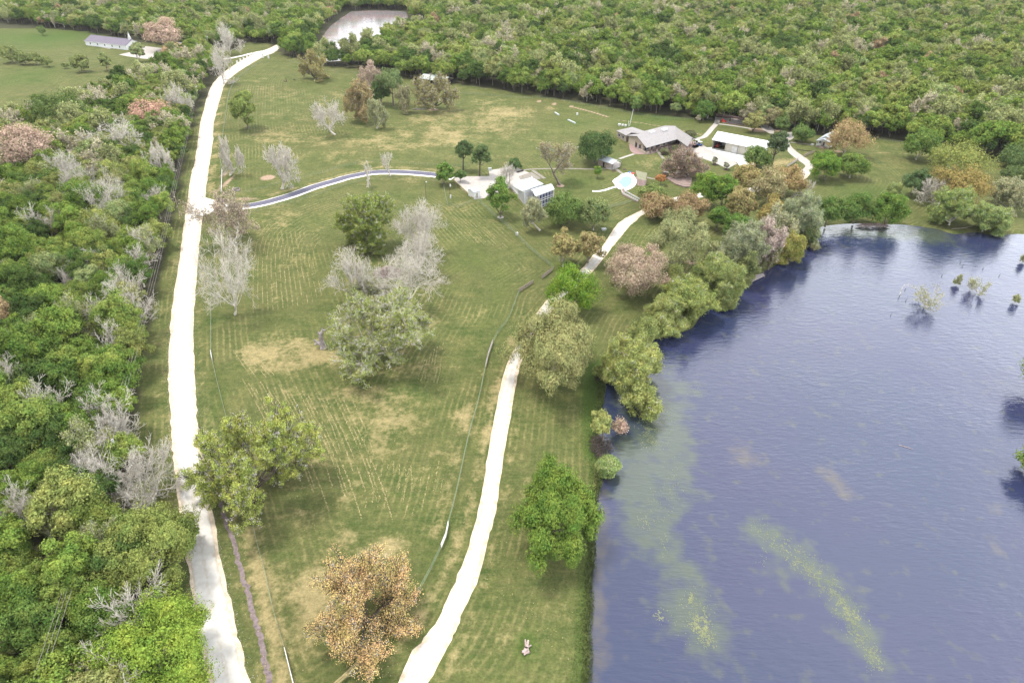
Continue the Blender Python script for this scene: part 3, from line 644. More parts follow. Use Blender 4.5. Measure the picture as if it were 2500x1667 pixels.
# ------------------------------------------------------------------ roads, drives, yards, paths
def ribbon(name, L, Rt, z, mt):
    n = min(len(L), len(Rt)); V = np.zeros((2 * n, 3)); V[0::2, :2] = L[:n]; V[1::2, :2] = Rt[:n]; V[:, 2] = z
    i = np.arange(n - 1) * 2; me = mesh_np(name, V, F4=np.stack([i, i + 1, i + 3, i + 2], 1)); at = me.attributes.new('across', 'FLOAT', 'POINT')
    at.data.foreach_set('value', np.tile([0., 1.], n).astype(np.float32)); return tag(link(name, me, None, [mt]), kind='structure')
def strip(name, C, w, z, mt, w2=None):
    C = np.asarray(C, float); d = np.gradient(C, axis=0); d /= np.linalg.norm(d, axis=1, keepdims=True); n = np.stack([-d[:, 1], d[:, 0]], 1)
    ww = np.linspace(w, w2 or w, len(C))[:, None] / 2
    return ribbon(name, C + n * ww, C - n * ww, z, mt)
rngR = np.random.default_rng(3)
def jit(L, a): return L + rngR.normal(size=L.shape) * a
ribbon('gravel_verge', jit(ml - (.55, 0), .12), jit(mr + (.75, 0), .12), .004, M['gravel_tan'])
ribbon('gravel_road', jit(ml, .06), jit(mr, .06), .008, M['road'])
ribbon('gravel_drive_verge', jit(ll - (.35, .0), .1), jit(lr_ + (.35, 0), .1), .004, M['gravel_tan'])
ribbon('gravel_drive', jit(ll + (.3, 0), .04), jit(lr_ - (.3, 0), .05), .008, M['road'])
ribbon('gravel_drive', ul, ur, .012, M['concrete'])
for (a, b) in ((.40, .46), (.60, .66)):
    pass
strip('gravel_shoulder', jit(drv + (.15, -.55), .06), 5.9, .012, M['gravel'])
strip('paved_driveway', drv, 4.3, .018, M['asphalt'])
def flat(name, L, z, mt, zz=0., smooth=0, kind='structure'):
    P = GL(L)
    if smooth: P = catmull(np.vstack([P, P[:1]]), smooth)[:-1]
    b = MB(); b.prism(P, z - .3 if z > .05 else z - .002, z); return tag(b.build(name, mt), kind=kind)
flat('gravel_apron', [(485,478),(520,488),(558,497),(575,500),(572,512),(552,516),(520,518),(488,530),(480,520)], .015, M['gravel'])
strip('gravel_side_road', catmull(GL([(652,124),(620,130),(590,137),(560,143),(535,146)]), 4), 4.5, .012, M['gravel'], 3)
flat('church_car_park', [(290,134),(330,125),(352,113),(395,118),(392,131),(386,146),(350,144),(310,138)], .014, M['concrete'])
flat('gravel_yard', [(1107,441),(1112,434),(1140,431),(1195,430),(1193,413),(1200,415),(1255,407),(1300,425),(1285,440),(1262,452),(1245,458),(1225,470),(1200,476),(1182,484),(1158,487),(1130,464)], .014, M['concrete'])
flat('patio_slab', [(1266,431),(1298,420),(1322,436),(1308,440),(1275,447)], .022, M['stone_path'])
flat('terrace_slab', [(1296,496),(1306,508),(1330,505),(1355,490),(1352,484),(1330,480)], .022, M['concrete'])
flat('house_patio', [(1536,352),(1560,350),(1590,352),(1620,350),(1640,346),(1700,346),(1705,360),(1680,362),(1640,360),(1610,368),(1590,376),(1560,377),(1546,374),(1538,366)], .022, M['pink_patio'], smooth=3)
flat('house_driveway', [(1692,355),(1712,352),(1745,372),(1790,392),(1800,400),(1776,412),(1740,396),(1695,380),(1688,366)], .022, M['concrete'])
flat('shop_apron', [(1722,361),(1736,360),(1866,385),(1840,403),(1805,405),(1800,397)], .026, M['white_concrete'])
flat('pool_house_slab', [(1462,392),(1480,382),(1516,398),(1514,408),(1494,415),(1480,412)], .03, M['concrete'])
def walk(L, w, mt='stone_path', z=.014, name='footpath'): return strip(name, catmull(GL(L), 5), w, z, M[mt])
walk([(1262,421),(1290,414),(1340,412),(1400,412),(1440,413),(1480,412)], 1.3)
walk([(1300,416),(1315,426),(1330,436)], 1.5)
walk([(1504,412),(1512,419),(1522,426)], 1.4)
walk([(1512,388),(1530,382),(1548,376)], 1.4, 'concrete')
walk([(1606,370),(1614,380),(1620,388)], 1.4)
walk([(1578,433),(1600,437),(1630,434)], 1.3)
walk([(1690,341),(1715,336),(1726,328),(1738,314),(1748,303),(1752,292),(1752,286)], 2.6, 'concrete')
walk([(1748,302),(1780,306),(1820,312),(1838,316)], 1.8, 'concrete')
walk([(1870,358),(1890,359),(1905,362)], 1.4, 'concrete')
walk([(1924,347),(1950,350),(1982,354)], 1.4)
walk([(1247,456),(1262,475),(1278,494),(1288,503),(1300,500)], 1.1, 'stone_path')
walk([(208,108),(235,113),(270,120)], 1.2, 'concrete')
flat('stone_terrace', [(1752,286),(1800,291),(1822,297),(1820,304),(1764,298)], .03, M['concrete'])
flat('gravel_patch', [(1855,305),(1872,306),(1888,315),(1888,328),(1870,322),(1858,312)], .014, M['concrete'], smooth=2)
flat('gravel_patch', [(1918,325),(1936,322),(1942,332),(1924,345)], .014, M['concrete'], smooth=2)
strip('mud_ditch', jit(catmull(GL([(540,1225),(548,1262),(562,1300),(576,1340),(583,1370),(592,1400),(603,1440),(614,1485),(626,1525),(639,1567),(649,1625),(658,1667),(672,1740)]), 6), .12), .75, .006, M['mud'], .9)

# ------------------------------------------------------------------ woods
rngW = np.random.default_rng(21)
def near_road(P, m):
    d = np.minimum.reduce([dist(P, ml), dist(P, mr), dist(P, ll), dist(P, lr_)]); return d < m
def scatter(poly, sp, jitter=.42):
    lo = poly.min(0); hi = poly.max(0); hi[1] = min(hi[1], WOODS_Y)
    xs = np.arange(lo[0], hi[0], sp); ys = np.arange(lo[1], hi[1], sp * .87); A, B = np.meshgrid(xs, ys); A = A + (np.arange(len(ys)) % 2)[:, None] * sp / 2
    P = np.stack([A.ravel(), B.ravel()], 1); P += rngW.uniform(-jitter, jitter, P.shape) * sp
    return P[inside(P, poly)]
def visible(P, mx=30):
    dep = P[:, 1] * math.cos(PITCH) + CAM_H * math.sin(PITCH)
    return (np.abs(P[:, 0]) < .75 * dep + mx) & (P[:, 1] > 20)
PL = scatter(wood_left, 6.1); PL = PL[visible(PL, 45) & ~near_road(PL, 6)]
PB = scatter(wood_back, 7.6); PB = PB[visible(PB, 45) & ~near_road(PB, 7)]
PB = PB[~(inside(PB, pond) | (dist(PB, pond, True) < 5))]
church_lot = GL([(180,78),(330,98),(400,112),(400,150),(260,140),(180,112)])
clearing = GL([(585,125),(600,106),(655,106),(700,125),(660,140),(600,150)])
PB = PB[~inside(PB, clearing)]; PL = PL[~inside(PL, church_lot)]; PB = PB[~inside(PB, church_lot)]; lot2 = GL([(240,120),(400,112),(402,192),(250,192)]); PB = PB[~inside(PB, lot2)]; PL = PL[~inside(PL, lot2)]
GREENS = [(.050,.082,.024),(.068,.110,.028),(.088,.138,.030),(.108,.160,.034),(.125,.170,.042),(.140,.185,.045),(.155,.180,.055),(.165,.205,.085),(.185,.20,.075)]
def low_noise(P, f):
    return (np.sin(P[:, 0] * f + 1.3) * np.cos(P[:, 1] * f * 1.3 + .4) + np.sin(P[:, 0] * f * 2.3 + P[:, 1] * f * 1.7)) * .5
# prototypes shared by the woods
NEAR, MID, BARE, PALE = [], [], [], []
def proto_leafy(Rr, h, leaves, ls, nl, trunk=True, nsub=8, lr=.38):
    rng = rngn(); V, F, C = lumps(rng, Rr, h * .18, h, nl, leaves, ls, nsub=nsub, gap=.08, lr=lr, zmin=-.2)
    A = limbs_to(rng, C, h * .3, h * .02, n=5); return (V, F, A)
def proto_bare(Rr, h, depth, kids, per, rmin, r0f=.026, ls=.25, rad=.8, trunk=.2):
    rng = rngn(); A, T = skeleton(rng, h, Rr, h * trunk, h * r0f, 6, depth, kids=kids, rmin=rmin, wig=.2, upb=.12, el=(25, 78))
    VF = tip_leaves(rng, T, per, rad, ls, .7) if per else None
    return (VF, A)
for i in range(9):
    V, F, A = proto_leafy(4.1 + .2 * i, 9 + (i % 4) * 1.3, 12000, .235, 22 + i, lr=.30, nsub=9); NEAR.append((me_leaf(V, F), me_bark(A, M['bark'])))
for i in range(4):
    VF, A = proto_bare(3.9, 10.5 + i % 2, 3, 3, 0 if i % 2 else 3, .028); BARE.append((me_leaf(*VF) if VF else None, me_bark(A, M['pale_bark'], 3)))
forest_src = D.collections.new('forest_sources')
def src(i, V, F, A, bm, nb=3):
    parts_v, parts_f, mi = [], [], []
    if V is not None: parts_v.append(V); parts_f.append(F); mi += [0] * len(F)
    if A is not None:
        v2, f2 = seg_geo(A, nb); o = len(V) if V is not None else 0; parts_v.append(v2); parts_f.append(f2 + o); mi += [1] * len(f2)
    me = mesh_np('wood_tree', np.concatenate(parts_v), F4=np.concatenate(parts_f), mi=mi); me.materials.append(M['leaf']); me.materials.append(M[bm])
    o = D.objects.new('wood_tree_%s' % 'abcdefghijklmnopqrstuvwxyz'[i], me); forest_src.objects.link(o); return o
ns = 0
for i in range(7):
    V, F, A = proto_leafy(4.6 + .2 * i, 10.5 + i % 3, 3800, .50, 15 + i, nsub=7); src(ns, V, F, A, 'bark'); ns += 1
for i in range(3):
    VF, A = proto_bare(4.6, 11, 2, 4, 2, .06, ls=.5); src(ns, VF[0], VF[1], A, 'pale_bark'); ns += 1
for i in range(2):                                    # airy, half leafed
    VF, A = proto_bare(4.4, 11.5, 2, 4, 12, .05, ls=.5, rad=1.2); src(ns, VF[0], VF[1], A, 'moss'); ns += 1
for i in range(4):                                    # near woods, fine leaves
    V, F, A = proto_leafy(4.3 + .3 * i, 9.5 + (i % 3), 8000, .30, 21 + i, lr=.32); src(ns, V, F, A, 'bark'); ns += 1
def props(P, left):
    n = len(P); u = rngW.uniform(size=n); ln = low_noise(P, .035 if left else .017)
    gi = np.clip((rngW.normal(size=n) * 2.4 + 3.7 + ln * 2.0), 0, 8.99).astype(int)
    tint = np.array(GREENS)[gi] * (.88, .95, .90) * rngW.uniform(.85, 1.18, (n, 1))
    brown = rngW.uniform(size=n) < .009; tint[brown] = np.array((.22, .175, .10)) * rngW.uniform(.8, 1.1, (brown.sum(), 1))
    if left:
        idx = np.where(u < .81, 12 + rngW.integers(0, 4, n), np.where(u < .91, 7 + rngW.integers(0, 3, n), 10 + rngW.integers(0, 2, n)))
    else:
        idx = np.where(u < .85, rngW.integers(0, 7, n), np.where(u < .90, 7 + rngW.integers(0, 3, n), 10 + rngW.integers(0, 2, n)))
    air = (idx >= 7) & (idx <= 11); tint[air] = np.array((.17, .205, .085)) * rngW.uniform(.8, 1.2, (air.sum(), 1))
    pal = (idx >= 7) & (idx <= 9); tint[pal] = (.25, .25, .16)
    sc = np.clip(rngW.normal(1.0, .19, n), .6, 1.5) if left else np.clip(rngW.normal(1.02, .2, n), .6, 1.55); rz = rngW.uniform(0, 6.28, n)
    return tint, idx, sc, rz
def gn_forest(name, P, tint, idx, sc, rz, label):
    me = D.meshes.new(name); me.vertices.add(len(P)); me.vertices.foreach_set('co', np.column_stack([P, np.zeros(len(P))]).astype(np.float32).ravel())
    a = me.attributes.new('leaf_tint', 'FLOAT_VECTOR', 'POINT'); a.data.foreach_set('vector', tint.astype(np.float32).ravel())
    for nm, v in (('size', sc), ('turn', rz)):
        a = me.attributes.new(nm, 'FLOAT', 'POINT'); a.data.foreach_set('value', v.astype(np.float32))
    a = me.attributes.new('kind_index', 'INT', 'POINT'); a.data.foreach_set('value', idx.astype(np.int32))
    o = link(name, me); g = D.node_groups.new(name, 'GeometryNodeTree')
    g.interface.new_socket('Geometry', in_out='INPUT', socket_type='NodeSocketGeometry'); g.interface.new_socket('Geometry', in_out='OUTPUT', socket_type='NodeSocketGeometry')
    n = g.nodes; l = g.links; gi = n.new('NodeGroupInput'); go = n.new('NodeGroupOutput')
    m2p = n.new('GeometryNodeMeshToPoints'); ip = n.new('GeometryNodeInstanceOnPoints'); ci = n.new('GeometryNodeCollectionInfo')
    ci.inputs['Collection'].default_value = forest_src; ci.inputs['Separate Children'].default_value = True; ci.inputs['Reset Children'].default_value = True
    def na(nm, ty):
        x = n.new('GeometryNodeInputNamedAttribute'); x.data_type = ty; x.inputs['Name'].default_value = nm; return [s for s in x.outputs if s.enabled][0]
    l.new(gi.outputs[0], m2p.inputs[0]); l.new(m2p.outputs[0], ip.inputs['Points']); l.new(ci.outputs[0], ip.inputs['Instance'])
    ip.inputs['Pick Instance'].default_value = True; l.new(na('kind_index', 'INT'), ip.inputs['Instance Index'])
    cx = n.new('ShaderNodeCombineXYZ'); l.new(na('turn', 'FLOAT'), cx.inputs[2])
    er = n.new('FunctionNodeEulerToRotation'); l.new(cx.outputs[0], er.inputs[0]); l.new(er.outputs[0], ip.inputs['Rotation'])
    l.new(na('size', 'FLOAT'), ip.inputs['Scale'])
    st = n.new('GeometryNodeStoreNamedAttribute'); st.data_type = 'FLOAT_VECTOR'; st.domain = 'INSTANCE'; st.inputs['Name'].default_value = 'tint'
    l.new(ip.outputs[0], st.inputs[0]); l.new(na('leaf_tint', 'FLOAT_VECTOR'), [s for s in st.inputs if s.name == 'Value' and s.enabled][0]); l.new(st.outputs[0], go.inputs[0])
    md = o.modifiers.new('trees', 'NODES'); md.node_group = g
    return tag(o, label, 'forest', kind='stuff')
tl, il, sl_, rl = props(PL, True); tb, ib, sb, rb = props(PB, False)
# the trees that show largest become things of their own, the rest is one wood
depL = PL[:, 1] * math.cos(PITCH) + (CAM_H - 6) * math.sin(PITCH); inview = np.abs(PL[:, 0] + 0) < .75 * depL + 2
own = np.zeros(len(PL), bool)
order = np.argsort(np.where(inview & (PL[:, 1] > 52), depL, 1e9))[:285]; own[order] = True
gn_forest('woodland', PL[~own], tl[~own], il[~own], sl_[~own], rl[~own], 'mixed green and bare wood filling the far left, beyond the nearest roadside trees')
gn_forest('forest', PB, tb, ib, sb, rb, 'unbroken green forest covering everything behind the meadows, pond and houses')
edge_d = dist(PL, np.vstack([GL([(500,215),(470,265),(448,330),(438,400),(425,450),(408,520),(388,600),(368,680),(348,760),(330,850),(318,930),(312,1000),(306,1080),(300,1150),(330,1250),(390,1330),(400,1400),(400,1500),(390,1680)], 6)]))
y_cut = [G(0, v)[1] for v in (1400, 1150, 930, 760, 620)]
STRETCH = ['in the bottom left corner wood', 'in the wood beside the overhanging oak', 'in the wood opposite the hay rows', 'in the wood opposite the grey stump', 'in the wood opposite the brush pile', 'in the wood near the driveway turn-off']
woods_own = []
for k in np.flatnonzero(own):
    i = il[k]; rz = float(rl[k]); sc = float(sl_[k]); lum = tl[k][1]
    st = STRETCH[int(sum(PL[k][1] > c for c in y_cut))]; big = 'small ' if sc < .92 else 'large ' if sc > 1.08 else 'middling '
    col = 'rusty brown' if tl[k][0] > tl[k][1] else 'dark green' if lum < .115 else 'mid green' if lum < .175 else 'pale yellow-green'
    pos = 'front-row' if edge_d[k] < 5 else 'inner' if edge_d[k] < 18 else 'deep-set'
    if i >= 12: t_, kind_, nm = NEAR[int(rngW.integers(9))], col + ' tree', 'leafy_tree'
    elif i >= 10: t_, kind_, nm = BARE[int(rngW.integers(2)) * 2], 'half-leafed tree', 'half_leafed_tree'
    else: t_, kind_, nm = BARE[int(rngW.integers(2)) * 2 + 1], 'bare twiggy tree', 'bare_tree'
    woods_own.append(place_tree(nm, PL[k], t_[1], t_[0], tl[k], big + pos + ' ' + kind_ + ' ' + st, 'tree', big + pos + ' ' + kind_ + 's ' + st, rz, sc))
ORD = ['', 'second ', 'third ', 'fourth ', 'fifth ', 'sixth ', 'seventh ', 'eighth ', 'ninth ', 'tenth ', 'eleventh ', 'twelfth ']
NUM = ['', 'one', 'two', 'three', 'four', 'five', 'six', 'seven', 'eight', 'nine', 'ten', 'eleven', 'twelve']
by_label = {}
for o in woods_own: by_label.setdefault(o['label'], []).append(o)
for L_ in by_label.values():
    if 1 < len(L_) <= 12:
        for i, o in enumerate(sorted(L_, key=lambda q: q.location[1])): o['label'] = o['label'] + ', ' + ORD[i] + 'nearest of ' + NUM[len(L_)]
print('woods', len(PL), len(PB), own.sum())

# ------------------------------------------------------------------ single trees, each measured by its foot and its crown in the photograph
def fit(box, base=None, clear=.8):
    x0, x1, y0, y1 = box; cx, cy = (x0 + x1) / 2, (y0 + y1) / 2
    zc = 6.0; b = None
    for _ in range(6):
        c = G(cx, cy, zc); s = scale_at(cx, cy, zc)
        rr = (x1 - x0) / 2 / s; dist_h = c[1]; th = math.atan2(CAM_H - zc, dist_h)
        hh = (y1 - y0) / 2 / s; q = hh * hh - (rr * math.sin(th)) ** 2
        rz = math.sqrt(max(q, 0)) / math.cos(th) if q > 0 else 0
        mxz = rr * (.78 if th > .5 else 1.5); rz = min(max(rz, .45 * rr, 1.0), mxz)
        fy = min(max(math.sqrt(max(hh * hh - (rz * math.cos(th)) ** 2, 0)) / (rr * math.sin(th)), .85), 1.5)
        if base is None: zc = rz + clear; b = G(cx, cy, zc); off = np.zeros(2)
        else:
            b = G(*base)
            lo, hi = 0.5, 25.0                      # height at which the crown centre stands over the foot
            for __ in range(30):
                m_ = (lo + hi) / 2
                if G(cx, cy, m_)[1] > b[1]: lo = m_
                else: hi = m_
            zc = min(max(lo, rz * .75 + .3), rz * 2.6 + 4)
            off = G(cx, cy, zc) - b
            lim = rr * .9; L = np.hypot(*off)
            if L > lim: off *= lim / L
    return b, rr, rz, zc, off, fy
def leafy(box, tint, label, base=None, **k):
    b, rr, rz, zc, off, fy = fit(box, base); k['fy'] = fy; h = zc + rz; h0 = max(zc - rz * .95, .3) / h
    k.setdefault('leaves', int(min(15000, 3200 + rr * rr * 260))); k.setdefault('lsize', .17 + .00085 * b[1]); k.setdefault('nl', int(18 + rr * 2.2))
    return round_tree(b, rr * 1.05, h, tint, label, h0=h0, off=off, lean=off * .6 / h, **k)
def oak(box, tint, label, base=None, **k):
    b, rr, rz, zc, off, fy = fit(box, base); h = zc + rz; k['fy'] = fy
    tr = k.pop('trunk', max(.12, min(.45, (zc - rz) / h)))
    k.setdefault('lsize', .2 + .0007 * b[1])
    return branch_tree(b, rr * .93, h, tint, label, trunk=tr, lean=off * .8 / (h * tr + 1e-6) if np.hypot(*off) < 5 else off * .5 / (h * tr), **k)
BR = (.30, .205, .125); PK = (.29, .25, .19); OR = (.30, .19, .085); OL = (.175, .175, .075); PG = (.20, .225, .12); YG = (.185, .225, .065)
MG = (.085, .14, .035); BG = (.115, .195, .035); DG = (.052, .09, .03)
# --- in the long paddock between the two gravel roads
oak((450,755,995,1255), (.20,.25,.06), 'huge spreading oak with mossy grey limbs and green tufts overhanging the white gravel road', depth=3, limbs=9, per=70, rad=.8, lsize=.20, frac=.19, kids=3, r0=.6, el=(6, 55), bark='dark_bark', rmin=.06, moss=.16)
oak((770,1015,1345,1625), (.38,.30,.13), 'wide rusty brown oak with a dark open trunk near the bottom fence', base=(885,1512), depth=3, limbs=9, per=12, rad=.85, lsize=.15, frac=.36, kids=3, r0=.5, bark='dark_bark', rmin=.05, el=(4, 55), moss=.04)
oak((822,968,482,600), (.14,.19,.045), 'leaning oak with long low limb and fresh green leaves, bare soil at its foot', base=(868,601), depth=3, limbs=8, per=30, rad=.75, lsize=.26, frac=.42, moss=.12, kids=3, r0=.5, bark='moss', rmin=.06)
oak((955,1090,503,618), PG, 'silvery leafless tree standing right behind the brush pile', base=(1020,618), name='bare_tree', depth=3, limbs=9, per=0, bark='pale_bark', kids=4, rmin=.027, el=(15, 75))
oak((895,1095,610,768), PG, 'widest white leafless tree, between the brush pile and the green-tipped oak', base=(995,742), name='bare_tree', depth=3, limbs=9, per=0, bark='pale_bark', kids=3, rmin=.027, r0=.36, el=(15, 70))
oak((798,925,612,730), PG, 'small white leafless tree to the left of the brush pile', base=(875,735), name='bare_tree', depth=3, limbs=7, per=0, bark='pale_bark', kids=3, rmin=.027, el=(20, 65))
oak((960,1085,575,660), PG, 'half-hidden leafless tree joining the silvery and the widest white trees', base=(1028,668), name='bare_tree', depth=3, limbs=8, per=0, bark='pale_bark', kids=4, rmin=.027, el=(15, 75))
oak((855,955,690,740), PG, 'low leafless thicket tree between the small white tree and the green-tipped oak', base=(905,742), name='bare_tree', depth=3, limbs=7, per=2, bark='pale_bark', kids=3, rmin=.027, el=(15, 75))
oak((795,1060,712,890), (.17,.215,.06), 'oak with white dead tips over green leaves, growing in front of the white leafless tree', base=(962,884), depth=3, limbs=9, per=12, rad=.8, lsize=.24, frac=.42, kids=3, r0=.5, bark='pale_bark', rmin=.05, moss=.14)
oak((480,640,592,775), PG, 'tall leafless tree leaning over the roadside fence towards the white road', base=(574,768), name='bare_tree', depth=3, limbs=9, per=0, bark='pale_bark', kids=3, rmin=.027, r0=.34, el=(20, 80))
oak((465,622,468,600), (.24,.22,.16), 'sparse dark-limbed leaning tree just below the driveway entrance', base=(582,598), name='bare_tree', depth=3, limbs=6, per=3, rad=.9, frac=.4, bark='bark', kids=3, rmin=.03, r0=.3, el=(10, 60))
# --- far paddock
leafy((563,623,212,312), (.115,.16,.045), 'tall narrow green tree standing alone near the bend of the white road', base=(606,314), bark='bark', gap=.08, lr=.40, nl=22)
oak((538,594,348,425), PG, 'small leafless tree on the bare soil corner beside the white road', base=(562,428), name='bare_tree', depth=3, limbs=6, per=0, bark='pale_bark', kids=4, rmin=.045)
oak((648,728,362,445), PG, 'leafless tree next to the round bare soil patch', base=(689,462), name='bare_tree', depth=3, limbs=6, per=0, bark='pale_bark', kids=4, rmin=.05)
oak((884,912,398,445), PG, 'thin small leafless tree on the lower side of the driveway curve', base=(898,456), name='bare_tree', depth=2, limbs=6, per=0, bark='pale_bark', kids=3, rmin=.045, trunk=.3)
oak((925,962,375,420), PG, 'thin leafless tree standing right against the top of the driveway curve', base=(953,430), name='bare_tree', depth=2, limbs=6, per=0, bark='pale_bark', kids=3, rmin=.045, trunk=.3)
oak((1262,1320,490,520), PG, 'pale leafless tree below the screened porch of the white building', base=(1318,563), name='bare_tree', depth=3, limbs=6, per=2, bark='pale_bark', kids=3, rmin=.035, trunk=.3)
oak((1945,1995,442,480), PG, 'dead white limbs reaching out right of the orange-tinted live oak', base=(1948,486), name='bare_tree', depth=2, limbs=5, per=0, bark='pale_bark', kids=3, rmin=.06, el=(10, 45))
oak((752,838,252,318), PG, 'round-headed leafless tree with fine pale twigs in the middle of the far paddock', base=(818,330), name='bare_tree', depth=3, limbs=7, per=0, bark='pale_bark', kids=3, rmin=.045)
oak((838,918,216,310), (.215,.19,.09), 'dark-limbed oak with brownish-green foliage at the front of the paddock clump', base=(888,293), depth=3, limbs=7, per=14, rad=1.0, lsize=.36, frac=.55, bark='dark_bark', rmin=.08, moss=.1)
leafy((924,986,165,232), (.095,.14,.055), 'tall grey-green tree rising from the middle of the paddock clump', base=(961,258), gap=.15)
oak((876,926,158,208), PK, 'pinkish budding tree at the back of the paddock clump', base=(905,212), name='budding_tree', depth=3, limbs=6, per=10, rad=1.1, lsize=.4, frac=.6, bark='moss', rmin=.06)
leafy((902,952,196,250), DG, 'dark evergreen bush-like tree in the heart of the paddock clump')
oak((966,1006,218,270), (.19,.2,.11), 'little tree with dark forked trunk to the right of the paddock clump', base=(988,276), depth=3, limbs=5, per=6, rad=.9, lsize=.36, frac=.5, bark='dark_bark', rmin=.06)
oak((1008,1120,195,262), (.20,.20,.085), 'twisted oak with wide low limbs in front of the open-sided barn', base=(1058,267), depth=3, limbs=7, per=8, rad=.9, lsize=.34, frac=.4, bark='dark_bark', rmin=.09, r0=.6, el=(5, 60), moss=.1)
oak((900,945,250,312), (.17,.2,.09), 'small airy pale green tree at the front right of the paddock clump', base=(920,314), depth=3, limbs=5, per=6, rad=.8, lsize=.3, frac=.45, bark='pale_bark', rmin=.05)
oak((704,790,130,196), (.22,.215,.08), 'sparse yellowish oak near the gate end of the far paddock', base=(780,196), depth=3, limbs=6, per=8, rad=1.0, lsize=.36, frac=.45, bark='dark_bark', rmin=.07, moss=.08)
leafy((1114,1154,340,392), (.062,.10,.04), 'left of two tall-stemmed pines beside the gravel yard', base=(1131,416), name='pine_tree', gap=.12, bark='dark_bark')
leafy((1151,1201,352,406), (.066,.105,.04), 'right of two tall-stemmed pines beside the gravel yard', base=(1171,430), name='pine_tree', gap=.12, bark='dark_bark')
leafy((1062,1108,390,458), (.085,.15,.035), 'small green tree with stacked clumps at the end of the paved driveway', base=(1084,452), gap=.3, lr=.3)
leafy((1111,1138,412,440), (.07,.12,.04), 'dark green bush on bare soil at the left end of the gravel yard', base=(1124,444), name='bush', cat='bush')
leafy((1241,1273,384,416), (.06,.105,.04), 'round dark bush behind the grey tree of the gravel yard', base=(1257,415), name='bush', cat='bush')
oak((1212,1264,405,456), PG, 'grey twiggy tree standing over the gravel yard beside the white building', base=(1250,456), name='bare_tree', depth=3, limbs=7, per=0, bark='pale_bark', kids=3, rmin=.027)
leafy((1183,1258,428,528), (.088,.155,.035), 'fresh green tree standing in front of the gravel yard by the small white shed', base=(1222,530), gap=.22, lr=.30, nl=34, leaves=9000)
oak((920-0+368,1407,352,440), (.22,.21,.11), 'twin-trunked half-leafed tree on the lawn behind the white two-storey building', base=(1367,452), depth=3, limbs=3, per=6, rad=.8, lsize=.28, frac=.4, bark='bark', rmin=.06, r0=.55, el=(42, 68), moss=.12, trunk=.3)
leafy((1410,1498,320,396), (.05,.088,.03), 'big round dark green tree behind the little pool house', gap=.03)
leafy((1449,1471,403,431), (.10,.17,.035), 'small bright green shrub on the lawn left of the pool', name='bush', cat='bush')
leafy((1602,1626,424,446), (.26,.13,.055), 'small round rust-red tree in a mulch ring right of the pool', base=(1612,452), name='rust_red_tree')
oak((1618,1722,368,440), (.235,.19,.14), 'brown thinly leafed oak spreading over the wooden deck in front of the house', base=(1688,432), depth=3, limbs=8, per=7, rad=.9, lsize=.26, frac=.45, bark='dark_bark', rmin=.07, moss=.06)
# --- along the gravel drive
leafy((1325,1432,472,560), (.078,.13,.036), 'broad green tree in front of the white two-storey building', base=(1385,548), leaves=9500)
leafy((1415,1492,480,560), (.12,.165,.065), 'paler grey-green tree between the broad green tree and the gravel drive', base=(1448,562), bark='moss')
leafy((1345,1408,553,652), (.185,.18,.075), 'olive-brown oak left of the gravel drive, its left half', gap=.12, bark='moss')
leafy((1402,1474,556,640), (.20,.19,.085), 'olive-brown oak whose branches reach over the gravel drive', gap=.12, bark='moss')
leafy((1326,1460,650,765), (.088,.160,.022), 'bright green tree beside the wooden gate, just behind the big pale oak', leaves=20000, lsize=.25, gap=.04)
leafy((1240,1468,705,978), (.165,.185,.075), 'largest pale olive live oak, standing over the gravel drive', leaves=60000, nl=54, gap=.22, lr=.235, lsize=.215, nsub=10, bark='moss')
leafy((1464,1636,588,722), (.25,.215,.155), 'rounded pinkish-brown budding oak between the drive and the lake', leaves=32000, lsize=.24, nl=48, lr=.245, gap=.12, bark='moss')
leafy((1575,1748,505,665), (.175,.205,.095), 'large pale green live oak above the pinkish-brown one', leaves=32000, lsize=.25, nl=50, lr=.245, gap=.15, bark='moss')
leafy((1560,1650,470,530), (.20,.165,.085), 'rusty brown tree leaning over the hidden bend of the gravel drive', gap=.15, bark='moss')
leafy((1640,1722,470,545), (.20,.16,.085), 'second rusty brown tree to the right above the hidden bend of the drive', gap=.12, bark='moss')
leafy((1560,1630,450,500), (.12,.165,.055), 'olive green bushy tree beside the pool boardwalk end', gap=.1)
leafy((1690,1762,415,500), (.092,.165,.03), 'bright green tree below the wooden deck, left of its pair')
leafy((1738,1800,420,510), (.085,.152,.03), 'bright green tree below the wooden deck, right of its pair')
leafy((1728,1782,500,560), (.075,.135,.03), 'dark bright-topped green tree in the shade above the willows, left one')
leafy((1765,1832,515,595), (.07,.13,.03), 'dark bright-topped green tree in the shade above the willows, right one')
leafy((1785,1860,402,472), (.215,.20,.085), 'yellowish-brown live oak in front of the white metal workshop', gap=.08, bark='moss', leaves=9000)
leafy((1835,1925,410,500), (.20,.195,.10), 'pale brownish live oak nearest the right-hand drive bend', gap=.1, bark='moss', leaves=9000)
leafy((1880,1965,405,475), (.21,.175,.08), 'orange-tinted live oak at the lower end of the right-hand drive', gap=.12, bark='moss')
leafy((1770,1850,455,545), (.185,.175,.075), 'shaded olive oak below the yellowish-brown one', gap=.1, bark='moss')
leafy((1850,1940,480,560), (.185,.165,.06), 'brownish-gold oak just above the pale willows of the lake shore', gap=.08, bark='moss')
leafy((1814,1884,358,408), (.095,.15,.045), 'green tree overlapping the right end of the white workshop')
leafy((1880,1926,298,400), (.055,.085,.04), 'tall dark leaning pine between the workshop and the right-hand drive', base=(1881,416), name='pine_tree', gap=.2, bark='dark_bark')
leafy((1820,1868,268,322), (.17,.185,.07), 'olive tree with dark trunk at the stone terrace behind the workshop', base=(1837,322), gap=.1, bark='dark_bark')
